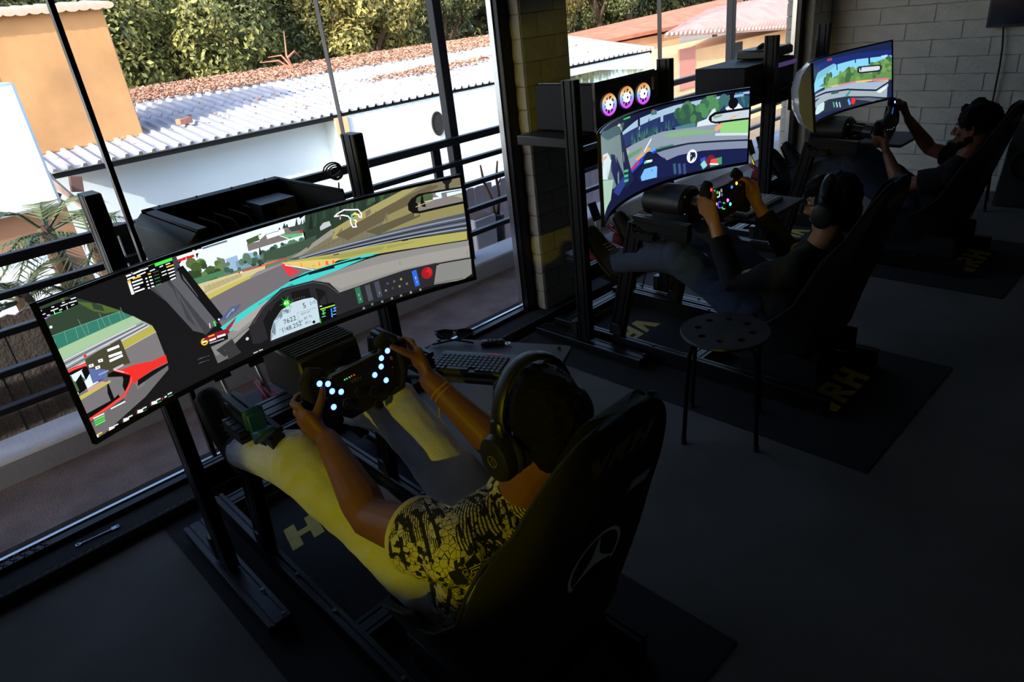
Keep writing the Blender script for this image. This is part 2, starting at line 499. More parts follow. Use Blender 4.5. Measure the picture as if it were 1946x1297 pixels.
# plank fences just beyond the railing
def fence(name, x0, x1, Y, z0, z1, m, label, pw=.088):
    f = thing(name, ((x0 + x1) / 2, Y, z0), label, 'fence')
    mes = []
    for k in range(5):
        h = z1 - z0 + random.uniform(-.03, .02)
        mb = MB(); mb.prism([(-pw / 2, 0), (pw / 2, 0), (pw / 2, h - random.uniform(0, .02)), (random.uniform(-.02, .02), h), (-pw / 2, h - random.uniform(0, .02))], .018, X=(1, 0, 0), Y=(0, 0, 1))
        me = mb.mesh('plank'); me.materials.append(m); mes.append(me)
    x = x0
    while x < x1:
        o = bpy.data.objects.new('plank', random.choice(mes)); COL.objects.link(o); o.parent = f
        o.location = Vector((x, Y + .012 * (int(x * 1000) % 2) + random.uniform(-.004, .004), z0)) - WL[f.name]
        o.rotation_euler = (0, random.uniform(-.004, .004), 0)
        x += pw - .006
    for z in (z0 + .2, z1 - .22):
        MB().box2((x0 - .04, Y + .002, z - .03), (x1 + .04, Y + .03, z + .03)).build('fence_rail', m, f)
    return f
fence('plank_fence', -1.3, 2.35, 3.93, -.6, .60, M_WOOD, 'weathered dark wooden plank fence behind the railing on the left')
fence('plank_fence', 2.55, 6.6, 4.15, -.6, .40, M_WOODL, 'pale lavender plank fence behind the railing by the pillar', .1)

# planter and pot with dry stems
pt = thing('planter_box', (3.2, 3.8, .05), 'white square planter box outside beside the black pot', 'planter')
MB().box((3.19, 3.84, .14), (.2, .16, .30), taper=(1.08, 1.08)).build('box', M_KERB, pt, bevel=.008)
MB().box((3.19, 3.84, .285), (.18, .14, .02)).build('soil', M_BARK, pt)
pp = thing('plant_pot', (3.36, 3.82, .0), 'black pot with two bare dry stems outside the window', 'plant pot')
MB().limb([(3.36, 3.82, .0), (3.36, 3.82, .26)], [.045, .06], 16, round_ends=False).build('pot', M_BLK, pp)
for i, (px, py, q) in enumerate(((913, 315, 0), (945, 307, 1))):
    t = at_y(px, py, 3.84)
    b = Vector((3.345 + q * .03, 3.82, .25)); pts = [b, b.lerp(t, .35) + Vector((.015, 0, 0)), b.lerp(t, .7) - Vector((.012, 0, 0)), t]
    s = MB().limb(pts, [.014, .012, .01, .006], 8)
    m = b.lerp(t, .55); s.limb([m, m + Vector((-.03 + .07 * q, 0, .05))], [.007, .004], 6)
    s.build('stem', M_BARK, pp)

# white neighbour house with a corrugated roof
nh = thing('white_house', (5.0, 11.0, -3.0), 'low white neighbour house with a whitewashed corrugated roof', 'house')
MB().box2((1.95, 11.5, -3), (6.32, 12.0, .40)).build('shaded_wall', M_WHITE, nh)
MB().box2((6.32, 11.04, -3), (15.5, 12.0, .27)).build('projecting_wall', M_WHITE, nh)
MB().box2((6.26, 11.0, -.05), (6.5, 11.06, .27)).build('corner_block', M_PEACH, nh)
MB().box2((1.95, 12.0, -3), (15.5, 15.4, .30)).build('house_body', M_WHITE, nh)
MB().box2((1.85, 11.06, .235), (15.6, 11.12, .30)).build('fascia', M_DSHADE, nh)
SL = (.92 - .34) / 4.2
def roof_sheet(w, L, ribs):
    mb = MB(); rings = []
    pr = []
    pitch = w / ribs
    for k in range(ribs):
        x = k * pitch
        pr += [(x, 0), (x + pitch * .55, 0), (x + pitch * .66, .042), (x + pitch * .88, .042)]
    pr.append((w, 0))
    a = [Vector((x, 0, z)) for x, z in pr]; b = [Vector((x, L, z + SL * L)) for x, z in pr]
    mb.loft([a, b], caps=False, closed=False)
    me = mb.mesh('roof_sheet', smooth=False, recalc=False)
    me = evaluated(me, [('SOLIDIFY', dict(thickness=.006, offset=-1))])
    me.materials.clear(); me.materials.append(M_SHEET); me.name = 'roof_sheet'
    return me
RS = roof_sheet(.93, 2.1, 5)
for r in range(2):
    x = 1.80; i = 0
    while x < 15.3:
        o = bpy.data.objects.new('roof_sheet', RS); COL.objects.link(o); o.parent = nh
        o.location = Vector((x, 10.98 + r * 2.05, .33 + r * 2.05 * SL + .012 * r + .006 * (i % 2))) - WL[nh.name]
        o.rotation_euler = (random.uniform(-.003, .003), 0, random.uniform(-.006, .006))
        x += .925; i += 1
lt = MB(); rnd = random.Random(3)
def litter_patch(x0, x1, y0, y1, n, dens):
    for i in range(n):
        x, y = rnd.uniform(x0, x1), rnd.uniform(y0, y1)
        if dens(x, y) < rnd.random(): continue
        z = .34 + (y - 11) * SL + .055 + rnd.random() * .02
        a = rnd.uniform(0, PI); l = rnd.uniform(.02, .07); w = rnd.uniform(.01, .028)
        u, v = Vector((math.cos(a) * l, math.sin(a) * l, rnd.uniform(-.02, .03))), Vector((-math.sin(a) * w, math.cos(a) * w, rnd.uniform(-.02, .02)))
        c = Vector((x, y, z)); k = len(lt.v)
        lt.v += [c - u, c + v, c + u, c - v]; lt.f.append((k, k + 1, k + 2, k + 3))
litter_patch(3.6, 15.5, 14.1, 15.5, 26000, lambda x, y: min(1, (y - 14.0) * 1.6))
litter_patch(8.0, 12.5, 12.3, 13.3, 4500, lambda x, y: max(0, 1 - abs(y - 12.8 - .05 * (x - 10)) * 2.2 - abs(x - 10) * .25))
litter_patch(2, 15, 11.2, 14.2, 500, lambda x, y: .5)
lo = lt.build('leaf_litter', M_LITTER, None, smooth=False); tag(lo, 'dry brown leaf litter lying on the corrugated roof', 'leaf litter', None, 'stuff')
br = thing('dry_branch', at_y(545, 128, 15.0), 'bare reddish dry branch lying on the far edge of the corrugated roof', 'branch')
M_TWIG = mat('dry_twig', lin((176, 122, 100)), .9)
b0 = at_y(560, 140, 15.0) + Vector((0, 0, .05))
for pxs in (((560, 140), (545, 108), (540, 62)), ((560, 140), (585, 118), (588, 140)), ((556, 135), (530, 118), (495, 122)), ((556, 130), (535, 108), (510, 112)), ((548, 112), (560, 100), (572, 112)), ((560, 140), (540, 128), (520, 134))):
    MB().limb([at_y(x, y, 15.0 + .12 * k) + Vector((0, 0, .03)) for k, (x, y) in enumerate(pxs)], [.03, .02, .008], 6).build('twig', M_TWIG, br)
lbk = thing('loose_brick', at_y(353, 240, 12.0), 'single loose brick lying on the corrugated roof beside the orange block', 'brick')
c_ = at_y(353, 240, 12.0); c_.z = .34 + (c_.y - 11) * SL + .10
MB().box(c_, (.24, .12, .09), Matrix.Rotation(.3, 3, 'Z')).build('brick_body', mat('red_brick', lin((190, 130, 105)), .9, vary=.2, vscale=20, bump=.3, bscale=50), lbk, bevel=.008)
MB().box(c_ + Vector((0, 0, .044)), (.15, .06, .006), Matrix.Rotation(.3, 3, 'Z')).build('frog', mat('brick_frog', lin((150, 98, 80)), .9), lbk)
vt = MB()
vc = at_y(832, 235, 11.03)
rg = [[Vector((vc.x + r * .13 * math.cos(a), 11.035 - d, vc.z + r * .2 * math.sin(a))) for a in [2 * PI * k / 20 for k in range(20)]] for r, d in ((1.15, 0), (1.15, .02), (1.0, .02), (1.0, .004))]
vt.loft(rg); vt.build('oval_vent', M_DSHADE, nh)

# orange rendered block standing behind the roof
ob = thing('orange_block', (2.7, 12.2, .4), 'tall orange rendered wall block with tile coping on the roof', 'building')
MB().box2((1.84, 12.0, .47), (3.47, 12.9, 2.28)).build('body', M_ORANGE, ob, bevel=.015)
MB().box2((1.70, 11.98, .47), (1.86, 12.9, 2.2)).build('sunlit_side', M_PEACH, ob)  # side face of the block, its sunlight put into a lighter render
tl = MB().limb([(0, 11.86, 0), (0, 13.0, .1)], [(.09, .05), (.09, .05)], 10, ref=(1, 0, 0), round_ends=False).mesh('coping_tile', smooth=True); tl.materials.append(M_TILE)
for i in range(14):
    o = bpy.data.objects.new('coping_tile', tl); COL.objects.link(o); o.parent = ob
    o.location = Vector((1.5 + i * .155, 0, 2.30 + .006 * (i % 2))) - Vector((WL[ob.name].x, WL[ob.name].y, WL[ob.name].z))
    o.rotation_euler = (0, random.uniform(-.1, .1), 0)

# white building at the far left
lb = thing('white_annex', (-1.2, 9.5, -3.0), 'bright white rendered annex at the left edge of the view', 'building')
MB().box2((-4.5, 8.6, .28), (1.47, 9.5, 1.52)).build('upper_wall', M_WHITE, lb, bevel=.03)
MB().box2((-4.5, 8.75, -3), (1.52, 9.45, .3)).build('lower_wall', mat('brown_render', lin((150, 112, 88)), .9, vary=.12, vscale=2), lb)
MB().box2((-4.5, 8.5, -3), (1.2, 8.75, -.18)).build('plinth', M_WHITE, lb, bevel=.02)
# broken timber and bent flashing at the roof corner
tb = thing('fallen_timber', (1.7, 10.5, -.4), 'broken grey timber leaning under the corner of the corrugated roof', 'timber')
MB().limb([at_y(60, 295, 10.9), at_y(100, 345, 10.75), at_y(160, 395, 10.6)], [.045, .05, .035], 7).build('beam', mat('grey_timber', lin((170, 150, 138)), .9, vary=.3, vscale=10), tb, smooth=False)
MB().box(at_y(92, 365, 10.5), (.28, .04, .08), Matrix.Rotation(.7, 3, 'Y')).build('bent_flashing', mat('dull_metal', lin((60, 56, 58)), .5, .5), tb)
MB().box(at_y(145, 350, 10.8), (.14, .1, .2), Matrix.Rotation(.2, 3, 'Y')).build('gutter_stub', mat('rusty_gutter', lin((120, 92, 86)), .7, .2), tb)

# terracotta-roofed house seen through the second window
th = thing('terracotta_house', (20, 13.5, -3.0), 'peach house with a pale pink ribbed roof seen through the second window', 'house')
E0, E1 = at_y(1262, 72, 12.5), at_y(1560, 52, 12.5)
T0, T1 = at_y(1345, 24, 15.4), at_y(1600, -30, 15.4)
MB().box2((E0.x + .4, 13.0, -3), (E1.x, 15.2, min(E0.z, E1.z) + .12)).build('wall', M_PEACH, th)
M_PINK = mat('pale_pink_roof', lin((196, 160, 150)), .9, vary=.2, vscale=2)
rfo = MB().loft([[E0, E1, T1, T0], [p + Vector((0, 0, .10)) for p in (E0, E1, T1, T0)]]).build('roof', M_PINK, th)
for i in range(44):
    f = (i + .5) / 44
    MB().limb([E0.lerp(E1, f) + Vector((0, -.02, .10)), T0.lerp(T1, f) + Vector((0, 0, .10))], [.05, .05], 6, round_ends=False).build('roof_rib', M_PINK, rfo)
for px, py, w_, h_, dk in ((1305, 130, .9, 1.2, 0), (1398, 105, .8, .8, 1)):
    c_ = at_y(px, py, 12.98)
    MB().box((c_.x, 12.98, c_.z), (w_, .06, h_)).build('window_opening', M_DSHADE if dk else mat('pink_door', lin((205, 140, 128)), .8), th)
lh = thing('terracotta_shed', (20, 17, -3), 'low shed with a weathered terracotta roof behind the pink roofed house', 'shed')
q = [at_y(1040, 106, 15.9), at_y(1300, 52, 15.9), at_y(1440, -12, 18.6), at_y(1040, 80, 18.6)]
MB().loft([q, [p + Vector((0, 0, .12)) for p in q]]).build('roof', M_TERRA, lh)
MB().box2((q[0].x, 16.1, -3), (q[1].x, 18.4, min(p.z for p in q) - .02)).build('shed_body', M_PEACH, lh)

# trees: each its own crown and trunk
def leaf_mat(name, c1, c2):
    m = bpy.data.materials.new(name); m.use_nodes = True
    nt = m.node_tree; b = nt.nodes['Principled BSDF']
    oi = nt.nodes.new('ShaderNodeNewGeometry'); rp = nt.nodes.new('ShaderNodeValToRGB')
    rp.color_ramp.elements[0].color = (*lin(c1), 1); rp.color_ramp.elements[1].color = (*lin(c2), 1)
    nt.links.new(oi.outputs['Random Per Island'], rp.inputs[0]); nt.links.new(rp.outputs[0], b.inputs['Base Color'])
    b.inputs['Roughness'].default_value = .55
    return m
LM = [leaf_mat('olive_leaves', (58, 70, 34), (158, 156, 86)), leaf_mat('dark_leaves', (40, 52, 30), (112, 116, 64)), leaf_mat('yellow_leaves', (84, 84, 40), (182, 170, 98))]
def tree(x, y, zb, rx, rz, nl, seed, lm, label, leaf=.075):
    r = random.Random(seed)
    t = thing('broadleaf_tree', (x, y, -3), label, 'tree', 'trees behind the neighbour houses')
    c = Vector((x, y, zb + rz))
    tr = MB().limb([(x, y, -3.05), (x + .1, y, zb - .2), (x - .1, y + .1, zb + rz * .8)], [.22, .17, .08], 8)
    for k in range(5):
        a = r.uniform(0, 2 * PI)
        tr.limb([(x, y, zb - .1), (x + math.cos(a) * rx * .35, y + math.sin(a) * rx * .3, zb + rz * .6), (x + math.cos(a) * rx * .7, y + math.sin(a) * rx * .6, zb + rz * 1.1)], [.09, .06, .03], 6)
    tr.build('trunk', M_BARK, t)
    V, Fc = [], []
    nb = 46
    blobs = []
    for k in range(nb):
        d = Vector((r.gauss(0, 1), r.gauss(0, 1), r.gauss(0, 1))).normalized() * (r.random() ** .45)
        blobs.append((c + Vector((d.x * rx, d.y * rx * .8, d.z * rz)), r.uniform(.35, .75) * rx * .42))
    for i in range(nl):
        bc, br = blobs[i % nb]
        d = Vector((r.gauss(0, 1), r.gauss(0, 1), r.gauss(0, 1))).normalized()
        p = bc + d * br * r.uniform(.65, 1.08)
        n = (d + Vector((r.uniform(-.8, .8), r.uniform(-.8, .8), r.uniform(-.4, .9)))).normalized()
        u = n.orthogonal().normalized(); u.rotate(Quaternion(n, r.uniform(0, 6.28))); w = n.cross(u)
        L = leaf * r.uniform(.6, 1.25)
        k0 = len(V)
        V += [p - u * L, p + w * L * .5 + n * L * .12, p + u * L, p - w * L * .5 + n * L * .12]
        Fc.append((k0, k0 + 1, k0 + 2, k0 + 3))
    me = bpy.data.meshes.new('crown'); me.from_pydata([p - WL[t.name] for p in V], [], Fc); me.materials.append(lm)
    o = bpy.data.objects.new('crown', me); COL.objects.link(o); o.parent = t; o['kind'] = 'stuff'
spec = [(4.6, 18.5, -.2, 2.6, 2.0, 11000, 0, 'dense olive green tree directly right of the orange block'),
        (7.4, 17.6, .2, 1.9, 1.5, 9000, 0, 'leafy olive tree in the middle behind the corrugated roof'),
        (9.2, 19.4, -.4, 2.8, 2.6, 11000, 1, 'dark green tree behind the middle of the corrugated roof'),
        (11.4, 17.8, .3, 1.8, 1.6, 9000, 2, 'yellow-green tree above the mid roof left of the tall post'),
        (15.6, 19.6, .1, 2.2, 2.0, 9000, 1, 'shaded tree seen just right of the tall balcony post'),
        (22.0, 20.8, .5, 2.2, 1.4, 9000, 2, 'yellow-green tree seen at the left of the second window'),
        (27.5, 22.5, .6, 2.2, 1.8, 9000, 1, 'dark tree seen in the middle of the second window'),
        (1.2, 17.5, .5, 2.6, 2.2, 8000, 1, 'dark tree behind the top of the orange block'),
        (32.5, 24.5, 1.0, 2.6, 2.0, 8000, 0, 'tree above the terracotta roof in the second window')]
for i, (x, y, zb, rx, rz, nl, l, lab) in enumerate(spec):
    tree(x, y, zb, rx, rz, nl * 2, 20 + i, LM[l], lab)
bigx = [(2.5, 26, 'far behind the orange block'), (8, 27, 'far behind the olive trees'), (13.5, 27, 'far behind the middle of the roof'), (19.5, 27.5, 'far behind the tall balcony post'),
        (26, 27.5, 'far behind the brick pillar'), (33, 27.5, 'far behind the left of the second window'), (40, 28, 'far behind the terracotta shed'), (47, 28, 'far behind the pink roofed house')]
for i, (x, y, w_) in enumerate(bigx):
    tree(x, y, -1.2, 3.9, 3.6, 13000, 60 + i, LM[1], 'tall shaded tree ' + w_, .17)

# palms between the railing and the houses
M_PALM = leaf_mat('palm_shaded_green', (44, 66, 46), (112, 120, 70))  # greens darkened so the colour itself puts the fronds in shade
def palm(x, y, zb, zt, n, seed, label, R=.7):
    r = random.Random(seed)
    t = thing('palm', (x, y, -3.0), label, 'palm')
    MB().limb([(x, y, -3.0), (x + .05, y, zb), (x, y, zt)], [.09, .07, .05], 8).build('trunk', M_BARK, t)
    for k in range(n):
        a = 2 * PI * k / n + r.uniform(-.2, .2); el = r.uniform(-.2, 1.2); L = R * r.uniform(.75, 1.15)
        d = Vector((math.cos(a) * math.cos(el), math.sin(a) * math.cos(el), math.sin(el)))
        side = Vector((-math.sin(a), math.cos(a), 0))
        mb = MB(); c0 = Vector((x, y, zt)); prev = c0
        for j in range(1, 15):
            s = j / 14
            p = c0 + d * (L * s) - Vector((0, 0, L * .55 * s * s))
            tdir = (p - prev).normalized(); prev = p
            if j > 2:
                ll = L * .34 * (1 - .6 * abs(s - .45))
                for sg in (-1, 1):
                    tip = p + side * sg * ll * .8 + tdir * ll * .75 - Vector((0, 0, ll * .25))
                    mb.add([p - tdir * .009, p + tdir * .009, tip], [(0, 1, 2)])
        mb.limb([c0, c0 + d * (L * .5) - Vector((0, 0, L * .14)), prev], [.011, .008, .003], 5)
        mb.build('frond', M_PALM, t, smooth=False)
palm(.74, 5.2, -.3, .68, 13, 1, 'tall palm rising above the railing at the left', .55)
palm(.45, 4.9, -.6, .38, 12, 2, 'low bushy palm behind the railing at the far left', .55)
palm(1.05, 5.6, -.6, .45, 12, 3, 'feathery palm behind the left monitor post', .6)
palm(.72, 5.0, -.6, .30, 9, 4, 'small yellowing palm low behind the railing', .4)

# ================================================================== mats, stands, cockpits
M_MAT = mat('black_mat', lin((21, 20, 24)), .95, vary=.2, vscale=20, bump=.3, bscale=300)
def vrh_polys():
    V = [(0, 1), (.30, 1), (.40, .42), (.62, 1), (.80, 1), (.52, 0), (.25, 0)]
    Rr = [(.72, 0), (.92, 1), (1.55, 1), (1.50, .48), (1.28, .40), (1.50, 0), (1.22, 0), (1.06, .36), (1.02, .36), (.95, 0)]
    Hh = [(1.60, 0), (1.78, 1), (2.04, 1), (1.971, .62), (2.231, .62), (2.30, 1), (2.56, 1), (2.38, 0), (2.12, 0), (2.188, .38), (1.928, .38), (1.86, 0)]
    hole = [(1.08, .62), (1.12, .80), (1.34, .80), (1.32, .62)]
    return [V, Rr, Hh], hole
def mat_logo(parent, c, s, sg, z):
    P, hole = vrh_polys()
    for k, p in enumerate(P):
        o = MB().prism([((x - 1.28) * s, (y - .5) * s * .8) for x, y in p], .0012, (c[0], c[1], z), (sg, 0, 0), (0, sg, 0)).build('logo_letter', M_YEL, parent, smooth=False)
        if k == 1:
            MB().prism([((x - 1.28) * s, (y - .5) * s * .8) for x, y in hole], .0016, (c[0], c[1], z), (sg, 0, 0), (0, sg, 0)).build('letter_counter', M_MAT, o, smooth=False)
for x0, x1, y0, y1, lab in ((.338, 1.262, .64, 2.53, 'black floor mat printed VRH under the nearest rig'),
                            (2.205, 3.165, .66, 2.50, 'black floor mat printed VRH under the middle rig'),
                            (4.06, 5.0, .69, 2.50, 'black floor mat printed VRH under the farthest rig')):
    m = thing('floor_mat', ((x0 + x1) / 2, (y0 + y1) / 2, 0), lab, 'mat', 'floor mats under the rigs')
    MB().box2((x0, y0, .0), (x1, y1, .005)).build('mat_body', M_MAT, m, bevel=.001)
    cx = (x0 + x1) / 2 + (.08 if x0 < 1 else .02)
    mat_logo(m, (cx, .99 if x0 < 1 else .97), .165, 1, .0051)
    mat_logo(m, (cx - .06, 2.06), .165, -1, .0051)

M_BOLT = mat('dark_bolt', (.08, .08, .085), .4, .8)
def bolt(parent, p, n, r=.007, m=M_BOLT):
    n = Vector(n).normalized(); p = Vector(p); MB().cyl(p, p + n * .005, r, n=8).build('bolt', m, parent)

RIG = [dict(x=.806, px=(.412, 1.205), py=2.035, which='nearest', oy=0, sy=0, sz=0, sx=.79),
       dict(x=2.755, px=(2.393, 3.117), py=2.13, which='middle', oy=.0, sy=.22, sz=-.07, sx=2.74),
       dict(x=4.535, px=(4.183, 4.889), py=2.105, which='farthest', oy=0, sy=.24, sz=-.09, sx=4.53)]
for i, r in enumerate(RIG):
    y = r['py']
    st = thing('monitor_stand', (r['x'], y, 0), 'black aluminium profile monitor stand of the %s rig' % r['which'], 'monitor stand', 'monitor stands')
    for x in r['px']:
        MB().profile((x, y, .075), (x, y, 1.337), (0, 1, 0)).build('post', M_ANO, st)
        MB().profile((x, y + .33, .045), (x, y - .36, .045), (1, 0, 0)).build('foot', M_ANO, st)
        MB().box((x, y, 1.338), (.036, .074, .003)).build('end_cap', M_BLK, st)
        MB().box((x, y + .06, .12), (.05, .04, .09)).build('corner_bracket', M_BLK2, st, bevel=.004)
        for yy, zz in ((y + .2, .067), (y - .2, .067), (y - .345, .067)):
            bolt(st, (x + .02, yy, zz), (0, 0, 1))
    a, b = r['px']
    for z in (.98, .42):
        MB().profile((a + .02, y + .0, z), (b - .02, y + .0, z), (0, 0, 1)).build('cross_beam', M_ANO, st)

# cockpits
for i, r in enumerate(RIG):
    X0 = r['sx']; dy = r['sy'] * .55
    ck = thing('racing_cockpit', (X0, 1.5, 0), 'black aluminium profile racing cockpit frame of the %s rig' % r['which'], 'cockpit frame', 'racing cockpit frames')
    for s in (-1, 1):
        x = X0 + s * .255
        MB().profile((x, 2.42, .05), (x, .80 + dy, .05), (0, 0, 1)).build('base_rail', M_ANO, ck)
        MB().profile((x, 2.0, .09), (x + s * -.0, 1.86, .70), (0, 1, 0)).build('upright', M_ANO, ck)
        MB().box((x, 1.99, .13), (.05, .06, .06)).build('corner_bracket', M_BLK2, ck, bevel=.004)
        for yy in (1.78, 1.55, 1.2): bolt(ck, (x, yy, .09), (0, 0, 1))
        MB().profile((x, 1.87, .70), (x, 1.58, .69), (0, 0, 1), w=.08, d=.04).build('side_arm', M_ANO, ck)
    for y in (2.38, 1.45 + dy, .95 + dy):
        MB().profile((X0 - .235, y, .05), (X0 + .235, y, .05), (0, 1, 0)).build('cross_member', M_ANO, ck)
    MB().profile((X0 - .3, 1.80, .655), (X0 + .3, 1.80, .655), (0, 1, 0), w=.12, d=.04).build('wheel_deck', M_ANO, ck)
    for s in (-1, 1):
        MB().profile((X0 + s * .17, 1.95, .34), (X0 + s * .17, 2.38, .40), (1, 0, 0), w=.04, d=.04).build('pedal_arm', M_ANO, ck)
        MB().box((X0 + s * .2, 1.05 + dy, .14), (.012, .34, .13)).build('seat_bracket', M_BLK2, ck, bevel=.003)
    # pedals
    pd = thing('pedal_set', (X0, 2.2, .35), 'racing pedals on a tilted plate in the %s rig' % r['which'], 'pedals', 'pedal sets')
    tilt = Matrix.Rotation(.25, 3, 'X')
    MB().box((X0, 2.2, .405), (.40, .36, .012), tilt).build('heel_plate', M_BLK2, pd, bevel=.002)
    for k, px in enumerate((-.13, 0.0, .13)):
        p = Vector((X0 + px, 2.22, .44))
        g = MB().box(p, (.05, .16, .05), tilt); g.cyl(p + Vector((-.02, -.04, .01)), p + Vector((-.02, .1, .08)), .012, n=10)
        g.build('pedal_base', mat('dark_red_anodised', lin((110, 26, 32)), .4, .5), pd, bevel=.004)
        f = MB().limb([p + Vector((0, .04, .0)), p + Vector((0, .12, .17))], [.009, .008], 8).build('pedal_arm', M_STEEL, pd)
        MB().box(p + Vector((0, .105, .19)), (.06, .012, .10), Matrix.Rotation(-.35, 3, 'X')).build('pedal_face', M_BLK2, f, bevel=.003)

# blue hook on the near cockpit
hk = thing('headset_hook', (.535, 1.585, .72), 'teal blue plastic headset hook on the nearest cockpit arm', 'hook')
M_TEAL = mat('teal_plastic', lin((22, 74, 150)), .5)
hp = [(.0, 0), (.012, 0), (.012, .05), (.055, .03), (.062, .036), (.062, .045), (.02, .075), (.012, .09), (0, .09)]
MB().loft([[Vector((.50 + s * .045 / 2, 1.60 - u, .70 + .065 - w + .03)) for u, w in hp] for s in (-1, 1)]).build('hook_body', M_TEAL, hk, bevel=.004)
MB().limb([(.50, 1.602, .75), (.50, 1.602, .80)], [(.028, .008), (.028, .008)], 12, ref=(1, 0, 0)).build('mount_plate', M_TEAL, hk)

# wheel bases
for i, r in enumerate(RIG):
    X0 = r['sx']
    wb = thing('wheel_base', (X0, 1.80, .675), ['finned black direct-drive wheel base under the nearest monitor', 'rounded black wheel base under the middle monitor', 'black wheel base in front of the far brick wall'][i], 'wheel base', 'wheel bases')
    zc = .745
    if i == 0:
        MB().box((X0, 1.83, zc), (.20, .26, .155)).build('motor_case', M_BLK, wb, bevel=.008)
        for k in range(14):
            MB().box((X0, 1.72 + k * .0168, zc + .081), (.19, .008, .012)).build('fin', M_BLK, wb)
    else:
        MB().limb([(X0, 1.73, zc), (X0, 1.96, zc)], [(.095, .078), (.095, .078)], 20, ref=(1, 0, 0), round_ends=False).build("motor_case", M_BLK, wb, bevel=.015)
        for dx, dz in ((-.06, -.04), (.06, -.04), (-.06, .04), (.06, .04)): bolt(wb, (X0 + dx, 1.73, zc + dz), (0, -1, 0), .005, M_STEEL)
    MB().cyl((X0, 1.72, zc), (X0, 1.60, zc - .012), .032, .026, 20).build('shaft', M_BLK2, wb)
    MB().cyl((X0, 1.65, zc - .004), (X0, 1.60, zc - .012), .042, n=20).build('quick_release', mat('gunmetal', (.12, .12, .13), .35, .8), wb)
    MB().box((X0, 1.80, .69), (.16, .2, .03)).build('mount_bracket', M_BLK2, wb, bevel=.002)
    MB().limb([(X0 + .06, 1.95, zc + .02), (X0 + .12, 2.02, zc - .08), (X0 + .14, 2.06, zc - .3), (X0 + .1, 2.1, .2)], [.004] * 4, 6).build('cable', M_BLK, wb)

# steering wheels
def wheel_frame(i):
    X0 = RIG[i]['sx']
    c = [Vector((.79, 1.565, .757)), Vector((2.725, 1.555, .795)), Vector((4.53, 1.52, .785))][i]
    yaw = [0, 0, 0.0][i]
    n = Vector((0, -math.cos(.16), math.sin(.16)))
    ang = [0.03, 0, .45][i]
    rx = Vector((1, 0, 0)); up = n.cross(rx).normalized()
    if up.z < 0: up = -up
    u = rx * math.cos(ang) + up * math.sin(ang); v = -rx * math.sin(ang) + up * math.cos(ang)
    return c, u, v, n
def on_wheel(i, px, py):
    c, u, v, n = wheel_frame(i)
    d = ray(px, py); t = (c + n * .016 - CAM).dot(n) / d.dot(n)
    p = CAM + d * t - c
    return p.dot(u), p.dot(v)
M_LED = mat('cyan_led', (.01, .01, .01), .4, emit=(.15, .27, 1.0), es=3.6)
M_RING = mat('grey_knob_ring', (.05, .05, .055), .4)
